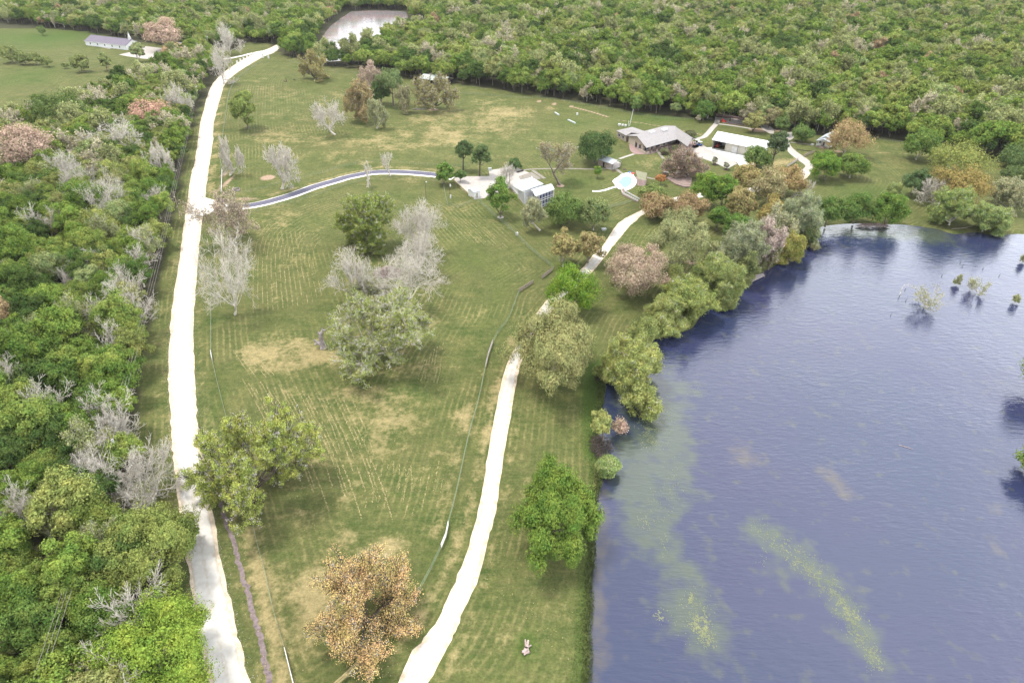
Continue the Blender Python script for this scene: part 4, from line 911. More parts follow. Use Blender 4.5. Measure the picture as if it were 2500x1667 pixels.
leafy((1858,1905,262,308), (.165,.165,.085), 'pale brownish tree behind the olive tree of the stone terrace', gap=.1)
leafy((1890,1928,280,325), (.075,.12,.04), 'dark green tree standing at the top of the right-hand drive')
leafy((1934,1986,306,346), (.08,.135,.04), 'low round green tree left of the little white cottage', base=(1955,347))
leafy((1936,1982,258,310), (.08,.15,.025), 'bright green round tree in the forest edge above the white cottage')
leafy((2018,2126,290,378), (.215,.18,.09), 'large orange-brown oak right of the little white cottage', gap=.06, bark='moss', leaves=9000)
leafy((1978,2052,368,434), (.085,.155,.028), 'fresh green round tree on the meadow by the drive bend', base=(2014,440))
leafy((2044,2118,372,430), (.09,.145,.035), 'green tree with pale leaning trunk, right of the fresh green round tree', base=(2074,434), gap=.1, bark='pale_bark')
leafy((2211,2296,315,388), (.085,.145,.035), 'free-standing green tree with pale foot at the far edge of the right meadow', base=(2236,390), bark='pale_bark')
leafy((2268,2420,350,430), (.15,.185,.055), 'wide yellow-green oak on the right meadow', gap=.08, bark='moss', leaves=9000)
leafy((2280,2420,405,506), (.175,.155,.055), 'large rounded golden-brown oak on the right meadow', leaves=11000, nl=36, bark='dark_bark')
leafy((2208,2274,410,478), (.065,.11,.045), 'dark green tree left of the bare white tree near the lake', base=(2224,478), gap=.12)
oak((2245,2318,440,500), PG, 'low bare white tree between the dark green tree and the golden-brown oak', base=(2282,500), name='bare_tree', depth=3, limbs=8, per=0, bark='pale_bark', kids=3, rmin=.05)
oak((2415,2515,445,515), PG, 'grey leafless thicket tree at the right edge above the lake', name='bare_tree', depth=3, limbs=8, per=3, bark='pale_bark', kids=3, rmin=.045)
leafy((2455,2520,405,440), (.07,.11,.04), 'dark green bush at the right edge of the far meadow', name='bush', cat='bush')
leafy((2440,2540,360,405), (.07,.115,.04), 'dark green tree in the forest corner at the right edge')
# --- lake shore
leafy((1988,2062,478,552), (.068,.118,.032), 'leftmost of three dark green trees on the top lake shore')
leafy((2050,2138,470,545), (.07,.125,.032), 'middle one of three dark green trees on the top lake shore')
leafy((2130,2215,466,548), (.078,.14,.03), 'rightmost of three dark green trees on the top lake shore')
def willow(box, tint, label, **k):
    k.setdefault('per', 16); k.setdefault('rad', 1.0)
    return oak(box, tint, label, name='willow', depth=3, limbs=9, kids=4, frac=.62, moss=.06, bark='pale_bark', rmin=.04, el=(25, 82), trunk=.1, lsize=.26, **k)
willow((2285,2378,470,548), (.15,.21,.065), 'soft light green willow on the top lake shore, the left of two')
willow((2365,2455,505,565), (.15,.21,.07), 'soft light green willow on the top lake shore, the right of two')
willow((2165,2200,455,490), (.15,.20,.07), 'small light green treetop showing above the three dark shore trees')
willow((1908,1992,490,585), (.175,.22,.12), 'grey-green feathery willow at the top left corner of the lake')
oak((1868,1945,520,610), PG, 'whitish leafless willow right beside the grey-green feathery one', name='bare_tree', depth=3, limbs=9, per=2, bark='pale_bark', kids=3, rmin=.04, el=(25, 80), trunk=.1)
oak((1830,1905,540,655), (.27,.235,.20), 'pinkish-grey leafless willow overhanging the lake beside the dock', name='bare_tree', depth=3, limbs=9, per=2, bark='pale_bark', kids=3, rmin=.045, el=(25, 80), trunk=.1)
willow((1752,1855,560,665), (.165,.20,.11), 'broad pale grey-green willow left of the pinkish-grey one')
willow((1900,1956,582,640), (.17,.185,.05), 'small golden-green tree right at the waterline above the dock', per=22)
oak((1720,1772,615,680), PG, 'short pale leafless tree between the live oak and the shore willows', name='bare_tree', depth=3, limbs=7, per=4, bark='pale_bark', kids=3, rmin=.04)
willow((1698,1805,638,735), (.155,.20,.065), 'yellow-green willow hanging over the water left of the dock', per=20)
willow((1635,1735,690,790), (.155,.20,.06), 'yellow-green willow in the middle of the left shore row', per=22)
willow((1588,1672,725,815), (.17,.21,.07), 'yellow-green willow with pale slanting trunks at the near end of the shore row', per=20)
willow((1470,1615,805,990), (.18,.22,.07), 'big yellow-green tree standing in the lake water beside the largest live oak', per=26)
leafy((1440,1502,985,1075), (.15,.18,.06), 'small yellowish shrub tree on the bank below the big yellow-green tree', base=(1472,1080), gap=.2, lr=.3)
willow((1468,1506,1122,1158), (.14,.2,.07), 'little green shrub growing at the waterline above the dense round tree', per=10)
oak((1500,1530,1022,1062), (.25,.2,.15), 'tiny dead twig bush sticking out of the lake near the bank', name='dead_shrub', cat='bush', depth=2, limbs=6, per=2, bark='bark', kids=3, rmin=.03)
leafy((1258,1472,1112,1382), (.080,.135,.026), 'dense bright green round tree on the lake bank', leaves=60000, lsize=.20, nl=48, lr=.26, gap=.04, nsub=11, bark='dark_bark')
for i, (bx, tn, lb) in enumerate([((1668,1720,660,722), (.10,.14,.045), 'shaded green bush squeezed between the first two yellow-green shore willows'), ((1730,1790,688,745), (.13,.165,.06), 'ragged olive bush at the waterline right of the yellow-green willows'), ((1800,1850,625,690), (.11,.14,.055), 'dull green bush at the waterline left of the dock'),
        ((1545,1610,770,850), (.15,.19,.065), 'ragged light bush at the near end of the shore row'), ((1860,1905,600,655), (.12,.135,.06), 'drooping brownish-green bush over the water right of the dock'), ((1955,2000,540,592), (.10,.135,.05), 'dark bush at the corner where the shore turns right'),
        ((1625,1668,640,735), (.14,.175,.06), 'tall olive bush behind the yellow-green willows')]):
    oak(bx, tn, lb, name='bush', cat='bush', depth=2, limbs=9, per=26, rad=1.1, lsize=.25, frac=.8, bark='bark', kids=3, rmin=.03, trunk=.1, el=(10, 80))
# --- shrubs standing in the lake
def water_shrub(box, label, tint=(.19,.22,.10), **k):
    return oak(box, tint, label, name='water_shrub', cat='shrub', depth=2, limbs=9, per=3, rad=.45, lsize=.18, frac=.45, bark='pale_bark', kids=3, rmin=.028, trunk=.06, el=(6, 38), **k)
water_shrub((2222,2312,705,742), 'widest whitish shrub in the lake with bare bleached stems')
water_shrub((2362,2420,680,712), 'yellow-green bushy shrub in the lake, right of the whitish one')
water_shrub((2332,2350,672,688), 'thin sprig of shrub in the lake between the two bigger ones')
water_shrub((2475,2492,720,734), 'small shrub in the lake close to the right edge')
water_shrub((2492,2512,620,634), 'tiny green shrub in the lake at the right edge, below the shore')
water_shrub((1980,2002,592,606), 'tiny floating green tuft near the top left lake corner')
leafy((2497,2600,868,960), (.12,.175,.05), 'green tree leaning into the picture from the right lake edge', base=(2570,960))
leafy((2506,2600,1080,1180), (.09,.14,.04), 'dark green tree just beyond the right edge over the lake')
# --- big trees of the roadside wood
leafy((215,535,1445,1760), (.125,.195,.032), 'very large bright green tree in the bottom left corner beside the road', leaves=64000, lsize=.20, nl=50, lr=.27, gap=.05, nsub=11, bark='bark')
leafy((228,482,1215,1470), (.125,.165,.045), 'dull olive green tree with pale dead twigs, above the very large bright green one', leaves=42000, lsize=.21, nl=44, lr=.27, gap=.12, nsub=10, bark='pale_bark')
leafy((425,485,1275,1350), (.10,.16,.04), 'small leafy bough tree poking over the left edge of the white road', gap=.15)
for bx, lb in [((203,330,985,1165), 'brightest white dead tree in the wood, left of the overhanging oak'), ((300,440,1075,1245), 'spreading leafless white tree on the grass verge beside the white road'), ((35,155,795,885), 'flat-topped white leafless tree at the left, level with the grey stump'),
               ((162,290,610,705), 'fan-shaped white leafless tree in the middle of the left wood'), ((210,372,690,835), 'broad white leafless tree at the road edge of the wood'), ((275,392,560,650), 'white leafless tree at the wood edge level with the driveway field'),
               ((175,330,435,560), 'large leafless tree with long white forks in the left wood'), ((190,355,305,400), 'low spreading white leafless tree in the upper left wood'), ((400,468,215,290), 'upright white leafless tree near the road bend'),
               ((355,425,360,450), 'thin grey leafless tree close to the road above the driveway entrance'), ((95,170,905,1000), 'half-hidden pale leafless tree in the left wood level with the hay rows'), ((0,62,820,900), 'pale leafless tree cut by the left edge'),
               ((520,592,70,130), 'grey leafless tree beside the far end of the white road'), ((505,570,118,200), 'pale leafless tree leaning over the white road bend')]:
    oak(bx, PG, lb, name='bare_tree', depth=3, limbs=8, per=0, bark='pale_bark', kids=3, rmin=.027 if bx[3] > 500 else .055, r0=.42, el=(8, 70))
for bx, tn, lb in [((0,125,290,425), (.27,.22,.165), 'pinkish-brown budding tree at the left edge of the upper wood'), ((310,420,250,310), (.31,.215,.155), 'salmon-coloured budding tree in the upper wood near the road bend'), ((358,440,50,118), (.29,.235,.175), 'salmon and grey budding tree beside the church car park'),
                   ((395,460,112,140), (.30,.235,.14), 'low brownish tree at the right end of the church car park'), ((445,482,180,205), (.30,.24,.17), 'small pinkish tree close to the white road bend')]:
    leafy(bx, tn, lb, gap=.12, bark='pale_bark')
leafy((70,200,225,320), (.06,.095,.028), 'big dark green rounded tree in the upper left wood', leaves=9000)
leafy((320,350,100,145), (.15,.19,.08), 'airy small tree in front of the church gable', gap=.3, base=(338,152), bark='pale_bark')
for i, (a, b_, c, d) in enumerate([(0,45,112,150), (40,75,130,155), (70,100,130,155), (100,125,138,160), (172,215,132,172), (242,268,128,170), (150,165,155,165)]):
    leafy((a, b_, c, d), (.12,.155,.055), ['pale green hedge tree at the left edge of the church field', 'second hedge tree from the left edge in the church field', 'third hedge tree from the left edge in the church field', 'last hedge tree before the gap in the church field hedge',
          'round hedge tree with pale foot in front of the church wall', 'thin hedge tree in front of the middle of the church wall', 'tiny shrub in the gap of the church field hedge'][i], gap=.2, group='hedge across the church field')
leafy((92,110,62,84), (.085,.13,.04), 'lone small tree in the church field by the forest edge')
leafy((1541,1569,228,273), (.095,.155,.045), 'single light green tree standing clear of the forest behind the house', base=(1549,275))
leafy((1700,1712,280,296), (.2,.2,.14), 'tiny pale sapling on the grass in front of the forest behind the workshop')
leafy((1940-247,1748,243,290), (.065,.12,.028), 'dense dark green tree at the forest edge behind the workshop', leaves=7000)

# ------------------------------------------------------------------ buildings
def w3(p, z): return np.array((p[0], p[1], z))
def gable(name, A, B, C, hw, hr, label, cat, wall, roof, oh=.5, door=None, th=.14, extra=None, skip_wall=False, roof_name='roof'):
    """A, B, C: footprint corners in metres (A-B long front side, ridge parallel to it)"""
    A, B, C = (np.array(p, float) for p in (A, B, C)); Dd = A + (C - B); org = (A + C) / 2
    e = empty(name, (org[0], org[1], 0)); tag(e, label, cat)
    a, b, c, d = A - org, B - org, C - org, Dd - org
    u = (b - a) / np.linalg.norm(b - a); v = (c - b) / np.linalg.norm(c - b); m0 = (a + d) / 2; m1 = (b + c) / 2
    if not skip_wall:
        w = MB(); w.poly([w3(a, 0), w3(b, 0), w3(b, hw), w3(a, hw)]); w.poly([w3(b, 0), w3(c, 0), w3(c, hw), w3(m1, hr), w3(b, hw)])
        w.poly([w3(c, 0), w3(d, 0), w3(d, hw), w3(c, hw)]); w.poly([w3(d, 0), w3(a, 0), w3(a, hw), w3(m0, hr), w3(d, hw)]); w.build('wall', wall, e)
    W_ = np.linalg.norm(c - b) / 2; dz = (hr - hw) * oh / W_
    r = MB(); z0 = hw - dz + .04; zr = hr + .04
    r.slab([w3(a - u*oh - v*oh, z0), w3(b + u*oh - v*oh, z0), w3(m1 + u*oh, zr), w3(m0 - u*oh, zr)], -th)
    r.slab([w3(m0 - u*oh, zr), w3(m1 + u*oh, zr), w3(c + u*oh + v*oh, z0), w3(d - u*oh + v*oh, z0)], -th)
    rf = r.build(roof_name, roof, e)
    rc = MB(); rc.bar(m0 - u*(oh + .02), m1 + u*(oh + .02), .3, zr + th - .02, zr + th + .06); rc.build('ridge_cap', roof, rf)
    return e, org, (a, b, c, d, u, v, m0, m1), rf
def wall_box(e, name, p, u, w, h, zc, mt, proud=.06, t=.1):
    """a window or door lying on a wall: p on the wall line, u along it"""
    b = MB(); rz = math.atan2(u[1], u[0]); b.box((p[0], p[1], zc), (w, t + proud, h), rz); return b.build(name, mt, e)
def window(e, p, u, w=1.2, h=1.0, zc=1.7, frame='white_paint'):
    f = wall_box(e, 'window', p, u, w + .2, h + .2, zc, M[frame], .06); b = MB(); rz = math.atan2(u[1], u[0]); b.box((p[0], p[1], zc), (w, .26, h), rz); b.build('pane', M['glass'], f); return f
# white long church-like hall with purple-grey roof and steeple
A_, B_ = G(211, 111), G(310, 123); vB = np.array((.35, .94)); C_ = B_ + vB * 14.5
e, org, (a, b, c, d, u, v, m0, m1), rf = gable('church_hall', A_, B_, C_, 3.4, 6.6, 'long white hall with purple-grey roof and little steeple in the upper left field', 'church', M['gloss_white'], M['purple_roof'], .6)
st = MB(); q = m1 - u * 2.2; st.box((q[0], q[1], 7.0), (1.7, 1.7, 2.2), math.atan2(u[1], u[0])); s0 = st.build('steeple', M['white_paint'], e)
sp = MB(); sp.tube((q[0], q[1], 8.1), (q[0], q[1], 12.2), 1.05, .05, 8); sp.build('spire', M['white_paint'], s0)
for t in (.12, .3, .48, .66, .84): window(e, a + (b - a) * t, u, 1.0, 1.3, 1.8)
wall_box(e, 'door', b + (c - b) * .5, v, 2.0, 2.4, 1.2, M['beige_wall']); window(e, b + (c - b) * .2, v, .8, 1.1, 1.8); window(e, b + (c - b) * .8, v, .8, 1.1, 1.8)
trim = MB(); trim.bar(a - v * .64 - u * .6, b - v * .64 + u * .6, .1, 3.05, 3.3); trim.build('fascia', M['white_paint'], e)
# small white roof beyond the car park
gable('shed', G(436, 118), G(449, 121), G(455, 115), 2.4, 3.4, 'small white-roofed shed half hidden by trees beyond the church car park', 'shed', M['beige_wall'], M['white_metal'], .4)
# open-sided barn
A_, B_ = G(1027, 203), G(1084, 211); nv = np.array((-(B_ - A_)[1], (B_ - A_)[0])); nv /= np.linalg.norm(nv); C_ = B_ + nv * 9.5
e, org, (a, b, c, d, u, v, m0, m1), rf = gable('open_barn', A_, B_, C_, 3.0, 4.6, 'long open-sided barn with pale metal roof at the forest edge', 'barn', M['tan_wall'], M['grey_metal'], .7, skip_wall=True)
w = MB(); w.bar(d, c, .15, 0, 3.0); w.build('back_wall', M['wood'], e)
for i in range(6):
    p = a + (b - a) * i / 5; w = MB(); w.box((p[0], p[1], 1.5), (.22, .22, 3.0)); w.build('post', M['white_paint'], e)
w = MB(); w.bar(b, c, .12, .2, 2.4); w.build('side_wall', M['dark'], e)
w = MB(); p = (m0 + m1) / 2; w.box((p[0], p[1], 5.0), (.9, .9, .7)); w.box((p[0], p[1], 5.45), (1.2, 1.2, .16)); w.build('roof_vent', M['white_paint'], e)
w = MB()
for i in range(5): p = a + (b - a) * (i + .5) / 5 + v * 4; w.bar(p - v * 2, p + v * 2, .1, 0, 1.3)
w.build('stall_partitions', M['dark'], e)
# white two-storey building with screened porch
z6 = 5.6
P1, P2, P3, P4 = G(1264, 442, z6), G(1298, 435, z6), G(1327, 450.5, z6), G(1279, 466, z6)
e = empty('guest_house', (8, 256, 0)); o_ = np.array((8, 256)); tag(e, 'white two-storey building with metal roof and dark screened corner porch', 'building')
la, lb, lc, ld = G(1247, 457) - o_, G(1295, 497) - o_, P3 + (1.0, -1.0) - o_, P2 - o_
body = MB(); q = [p - o_ for p in (P1, P4, P3, P2)]
n_ = [q[0] * .97, q[1] * .97, q[2] * .97, q[3] * .97]; body.prism([n_[0], n_[1], n_[2], n_[3]], 0, 5.3); body.build('wall', M['white_paint'], e)
lean = MB(); la2 = la; lean.poly([w3(la2, 0), w3(lb, 0), w3(q[1], 5.35), w3(q[0], 5.35)]); 
wd = MB(); wd.hexa([w3(la, 0), w3(lb, 0), w3(n_[1], 0), w3(n_[0], 0)], [w3(la, .9), w3(lb, .9), w3(n_[1], 4.9), w3(n_[0], 4.9)]); wd.build('side_wing', M['gloss_white'], e)
r = MB(); mid0 = (q[0] + q[1]) / 2; mid1 = (q[2] + q[3]) / 2
r.slab([w3(q[0], 5.45), w3(q[1], 5.45), w3(q[2], 5.75), w3(q[3], 5.75)], -.16); rr_ = r.build('roof', M['white_metal'], e)
w = MB(); w.box((q[3][0] * .96, q[3][1] * .96, 6.1), (.5, .5, .6)); w.build('roof_vent', M['white_paint'], rr_)
R1, R2, R3, R4 = [G(*p, z6) - o_ for p in ((1295, 465), (1344.6, 450.5), (1354, 461), (1307.6, 478.6))]
ridge0, ridge1 = R1 * .62 + R4 * .38, R2 * .62 + R3 * .38
r = MB(); r.slab([w3(R4, 5.35), w3(R3, 5.35), w3(ridge1, 6.1), w3(ridge0, 6.1)], -.12); r.slab([w3(ridge0, 6.1), w3(ridge1, 6.1), w3(R2, 5.8), w3(R1, 5.8)], -.12); r.build('porch_roof', M['white_metal'], e)
ins = .94; c_ = (R1 + R2 + R3 + R4) / 4; S1, S2, S3, S4 = [c_ + (p - c_) * ins for p in (R1, R2, R3, R4)]
core = MB(); core.prism([c_ + (p - c_) * .90 for p in (S1, S4, S3, S2)], .1, 5.2); core.build('dark_porch_interior', M['screen'], e)
fl = MB(); fl.prism([S1, S4, S3, S2], 2.55, 2.75); fl.build('porch_floor', M['tan_wall'], e)
for (pa, pb, n) in ((S4, S3, 6), (S1, S4, 3), (S3, S2, 3)):
    for i in range(n + 1):
        p = pa + (pb - pa) * i / n; w = MB(); w.box((p[0], p[1], 2.65), (.16, .16, 5.3), math.atan2(*(pb - pa)[::-1])); w.build('post', M['white_paint'], e)
    for zz in (3.55, 2.75, 5.2, 1.0):
        w = MB(); w.bar(pa, pb, .1, zz - .07, zz + .07); w.build('rail', M['white_paint'], e)
st_ = MB()
for i in range(9): p = S3 + (.9 + i * .28, -.6 - i * .12); st_.box((p[0], p[1], 2.5 - i * .28), (.3, 1.2, .1), -.4)
st_.build('outside_stair', M['wood'], e)
# small white shed at the corner of the gravel yard
k = G(1157, 486); e, *_ = gable('garden_shed', k, G(1172, 481), G(1172, 481) + (-2.4, 3.9), 2.6, 3.0, 'small white box shed at the front corner of the gravel yard', 'shed', M['white_paint'], M['white_metal'], .15)
wall_box(e, 'door', (np.array(k) + G(1172, 481)) / 2 - _[0], (.8, .5), .9, 1.9, 1.0, M['beige_wall'])
# pool house
k0, k1, k2 = G(1481, 411), G(1494, 415), G(1513, 409)
u_ = (k2 - k1) / np.linalg.norm(k2 - k1); v_ = np.array((-u_[1], u_[0])); A_ = k1; B_ = k2; C_ = B_ + v_ * 8.5
e, org, (a, b, c, d, u, v, m0, m1), rf = gable('pool_house', B_, C_, A_ + v_ * 8.5, 2.7, 3.7, 'little tan pool house with white metal roof and open porch under the dark round tree', 'pool house', M['tan_wall'], M['white_metal'], .4, skip_wall=True)
w = MB(); x0 = d + (c - d) * .42; x1 = a + (b - a) * .42; w.prism([x0, x1, b, c], 0, 2.7); w.poly([w3(b, 2.7), w3(m1, 3.68), w3(c, 2.7)]); w.build('wall', M['tan_wall'], e)
for p in (a, d): w = MB(); w.box((p[0], p[1], 1.35), (.16, .16, 2.7)); w.build('post', M['dark_bark'], e)
wall_box(e, 'door', x0 + (c - x0) * .3, (c - d) / np.linalg.norm(c - d), .95, 2.1, 1.05, M['dark'])
# white metal workshop
fl_, fr_ = G(1741, 342, 4.4), G(1866, 367, 4.4); uu = (fr_ - fl_) / np.linalg.norm(fr_ - fl_); vv = np.array((.46, .888)); dp = 10.0
A_, B_ = fl_ + vv * .6, fr_ + vv * .6; C_ = B_ + vv * (dp - 1.2); o_ = (A_ + C_) / 2
e = empty('metal_workshop', (o_[0], o_[1], 0)); tag(e, 'bright white metal workshop with open tractor bay and two roller doors', 'workshop')
a, b, c = A_ - o_, B_ - o_, C_ - o_; d = a + c - b
r = MB(); r.slab([w3(a - vv*.9 - uu*.5, 4.35), w3(b - vv*.9 + uu*.5, 4.35), w3(c + vv*.6 + uu*.5, 5.7), w3(d + vv*.6 - uu*.5, 5.7)], -.2); rf = r.build('roof', M['gloss_white'], e)
w = MB()
for i in range(1, 16):
    p0 = a + (b - a) * i / 16 - vv * .9; p1 = d + (c - d) * i / 16 + vv * .6; w.hexa([w3(p0, 4.55), w3(p0 + uu*.08, 4.55), w3(p1 + uu*.08, 5.9), w3(p1, 5.9)], [w3(p0, 4.60), w3(p0 + uu*.08, 4.60), w3(p1 + uu*.08, 5.95), w3(p1, 5.95)])
w.build('seam', M['white_metal'], rf)
w = MB(); w.bar(d, c, .2, 0, 5.5); w.bar(b, c, .2, 0, 4.4); w.bar(a, d, .2, 0, 4.4); w.build('wall', M['white_paint'], e)
t1 = a + (b - a) * .25; w = MB(); q1 = t1 + vv * .7; q2 = b + vv * .7; w.bar(q1, q2, .2, 0, 4.45); w.bar(t1 + vv*.8, t1 + vv * 8.6, .15, 0, 4.6); w.build('front_wall', mat('cream_metal_wall', (.56, .53, .45), .6, .06), e)
for t in (.18, .62): p = q1 + (q2 - q1) * t + uu * 1.6; dr = wall_box(e, 'roller_door', p, uu, 3.3, 3.1, 1.6, M['white_paint'], .2)
w = MB(); w.box((a[0] * .55 + d[0] * .45 + 1.8, a[1] * .55 + d[1] * .45, 3.0), (1.5, .2, 1.0), 0); w.build('shelf', M['blue'], e)
for t in (0, .25, .5, .75, 1): p = a + (b - a) * t; w = MB(); w.box((p[0], p[1], 2.2), (.2, .2, 4.4)); w.build('post', M['wood'], e)
# main house: big gable block, right wing, hipped left wing
o_ = np.array((70., 330.)); e = empty('ranch_house', (70, 330, 0)); tag(e, 'large low ranch house with grey-beige shingle roofs, deep porches and a carport', 'house')
zE = 3.0; FL = G(1578, 362, zE) - o_; BL = G(1530.6, 332, zE) - o_; R0 = (FL + BL) / 2; mu = np.array((.784, .62)) * 27.5; FRr = FL + mu; BRr = BL + mu
def roofs(name, polys, th=.16): 
    r = MB()
    for P in polys: r.slab(P, -th)
    return r.build(name, M['shingle'], e)
rfm = roofs('main_roof', [[w3(FL, zE), w3(FRr, zE), w3(R0 + mu, 5.6), w3(R0, 5.6)], [w3(R0, 5.6), w3(R0 + mu, 5.6), w3(BRr, zE), w3(BL, zE)]])
wr = MB(); g = .92; gi = (FL - BL); i1 = BL + gi * .06 + mu * .02; i2 = BL + gi * .80 + mu * .02; w0 = MB()
w0.prism([i1, i2, i2 + mu * .96, i1 + mu * .96], 0, 3.0); w0.build('wall', M['stone_wall'], e)
w0 = MB(); w0.poly([w3(BL + gi*.03 + mu*.015, 3.0), w3(FL - gi*.03 + mu*.015, 3.0), w3(R0 + mu*.015, 5.55)]); w0.build('gable_end', M['tan_wall'], e)
gu = gi / np.linalg.norm(gi); mun = mu / np.linalg.norm(mu)
for i in range(5): p = FL - gu * .5 + mu * (.02 + i * .13); w = MB(); w.box((p[0], p[1], .45), (.7, .7, .9), .6); pb_ = w.build('pier', M['stone_wall'], e); w = MB(); w.box((p[0], p[1], 1.95), (.2, .2, 2.1), .6); w.build('post', M['dark_bark'], pb_)
for t in (.45, .7): p = BL + gu * (20.5 * t) + mun * .3; w = MB(); w.box((p[0], p[1], 1.5), (.2, .2, 3.0), .6); w.build('post', M['dark_bark'], e)
w = MB(); w.bar(FL - gu * .5 - mun * .1, FL - gu * 6.5 - mun * .1, .35, 0, 1.0); w.bar(FL - gu * .5, FL - gu * .5 + mun * 2.6, .35, 0, 1.0); w.build('patio_wall', M['stone_wall'], e)
fw = i2 + gu * .06
for t, ww in ((.10, 2.4), (.24, 1.2), (.38, 2.6), (.55, 1.2), (.68, 2.0)): f = wall_box(e, 'window', fw + mu * t, mun, ww + .2, 2.0, 1.35, M['dark_bark'], .05); w = MB(); p = fw + mu * t + gu * .06; w.box((p[0], p[1], 1.35), (ww, .16, 1.8), math.atan2(mun[1], mun[0])); w.build('pane', M['glass'], f)
ew = i1 + (i2 - i1) * .5 - mun * .06
for t in (.55, .8): f = wall_box(e, 'window', i1 + (i2 - i1) * t - mun * .05, gu, 1.9, 2.0, 1.35, M['dark_bark'], .05); w = MB(); p = i1 + (i2 - i1) * t - mun * .12; w.box((p[0], p[1], 1.35), (1.6, .12, 1.7), math.atan2(gu[1], gu[0])); w.build('pane', M['glass'], f)
for (px_, py_) in ((1591, 322), (1622, 316)):
    p = G(px_, py_ + 2, 5.6) - o_; w = MB(); w.box((p[0], p[1], 5.9), (3.4, 1.3, .9), math.atan2(mun[1], mun[0])); w.build('roof_cooler', M['white_paint'], rfm)
p = G(1581, 336, 4.5) - o_; w = MB(); w.tube((p[0], p[1], 4.2), (p[0], p[1], 5.0), .25, .25, 8); w.build('vent_pipe', M['white_paint'], rfm)
# right wing
WA, WB = G(1679, 359, zE) - o_, G(1696, 341, zE) - o_; Wm = (WA + WB) / 2; wv = R0 + mu * .99 - Wm; 
TL = G(1647, 339, zE) - o_; TR = BRr
rfr = roofs('wing_roof', [[w3(WA, zE), w3(WA + wv * .62, zE + .06), w3(R0 + mu * .985, 5.5), w3(Wm, 5.3)][::-1], [w3(WB, zE), w3(Wm, 5.3), w3(R0 + mu * .985, 5.5), w3(BRr - mu * .02, zE + .03)][::-1]])
for P in ((WA, WB),):
    w = MB(); w.prism([WA + (WB - WA) * .12 + wv * .42, WA + (WB - WA) * .9 + wv * .42, WA + (WB - WA) * .9 + wv * .95, WA + (WB - WA) * .12 + wv * .95], 0, 2.95); w.build('wing_wall', M['stone_wall'], e)
w = MB(); w.poly([w3(WA + wv * .03, 3.02), w3(WB + wv * .03, 3.02), w3(Wm + wv * .03, 5.22)]); w.build('wing_gable', M['beige_wall'], e)
for t in (.02, .35, .7, .98):
    p = WA + (WB - WA) * t; w = MB(); w.box((p[0], p[1], 1.5), (.22, .22, 3.0)); w.build('post', M['dark_bark'], e)
for t in (.22, .42, .62): p = WA + wv * t * .9 + (WB - WA) * .03; w = MB(); w.box((p[0], p[1], 1.5), (.22, .22, 3.0)); w.build('post', M['dark_bark'], e)
f = wall_box(e, 'window', WA + (WB - WA) * .10 + wv * .6, wv / np.linalg.norm(wv), 4.0, 1.9, 1.4, M['dark'], .1)
# left wing, hipped
La, Lb, Lc = G(1504.6, 320, zE) - o_, G(1528.6, 332, zE) - o_, G(1543.6, 311, zE) - o_; rA, rB = G(1544.3, 317, 4.5) - o_, G(1569.7, 328.6, 4.5) - o_
Ld = G(1573, 321, zE) - o_
roofs('left_wing_roof', [[w3(La, zE), w3(Lb, zE), w3(Lb + mun * 3.6, zE + .8), w3(rB, 4.5), w3(rA, 4.5)], [w3(La, zE), w3(rA, 4.5), w3(Lc, zE)], [w3(Lc, zE), w3(rA, 4.5), w3(rB, 4.5), w3(Ld, zE)]])
w = MB(); w.prism([La * .97 + Lb * .03 + mun * .5, Lb + mun * .3 - gu * .3, Ld - mun * 1, Lc - mun * .5 + gu * .6], 0, 2.98); w.build('left_wing_wall', M['tan_wall'], e)
for t in (.3, .7): window(e, La + (Lb - La) * t + mun * .33, (Lb - La) / np.linalg.norm(Lb - La), 1.3, 1.1, 1.6)
# cottage
A_, B_ = G(1991, 359), G(2022, 364); uu = (B_ - A_) / np.linalg.norm(B_ - A_); vv = np.array((-uu[1], uu[0])) * .97 + uu * .12
e, org, (a, b, c, d, u, v, m0, m1), rf = gable('cottage', B_ + vv * 2.2, B_ + vv * 13, A_ + vv * 13, 3.3, 5.0, 'tiny white cottage with pale metal roof and gabled front porch, right of the drive', 'cottage', M['white_paint'], M['white_metal'], .4)
w = MB(); pf = [A_ - org, B_ - org, B_ + vv * 2.2 - org, A_ + vv * 2.2 - org]; w.prism(pf, 0, .75); w.build('porch_floor', M['tan_wall'], e)
r = MB(); pm = (pf[0] + pf[1]) / 2; pn = (pf[2] + pf[3]) / 2; r.slab([w3(pf[0] - uu*.4 - vv*.4, 3.0), w3(pm - vv*.4, 4.2), w3(pn, 4.2), w3(pf[3] - uu*.4, 3.0)][::-1], -.1); r.slab([w3(pm - vv*.4, 4.2), w3(pf[1] + uu*.4 - vv*.4, 3.0), w3(pf[2] + uu*.4, 3.0), w3(pn, 4.2)][::-1], -.1)
pr_ = r.build('porch_roof', M['white_metal'], e); w = MB(); w.poly([w3(pf[0], 3.0), w3(pf[1], 3.0), w3(pm, 4.1)]); w.build('porch_gable', M['white_paint'], pr_)
for t in (.02, .34, .66, .98): p = pf[0] + (pf[1] - pf[0]) * t; w = MB(); w.box((p[0], p[1], 1.9), (.16, .16, 2.3)); w.build('post', M['white_paint'], e)
w = MB(); w.bar(pf[0], pf[0] + (pf[1] - pf[0]) * .36, .08, .9, 1.7); w.bar(pf[0] + (pf[1] - pf[0]) * .64, pf[1], .08, .9, 1.7); w.build('porch_rail', M['white_paint'], e)
for i in range(4): p = pm - vv * (.3 + .35 * i); w = MB(); w.box((p[0], p[1], .35 - .08 * i), (1.8, .36, .7 - .16 * i), math.atan2(uu[1], uu[0])); w.build('step', M['deck'], e)
fw = pf[3] + (pf[2] - pf[3]) * .0
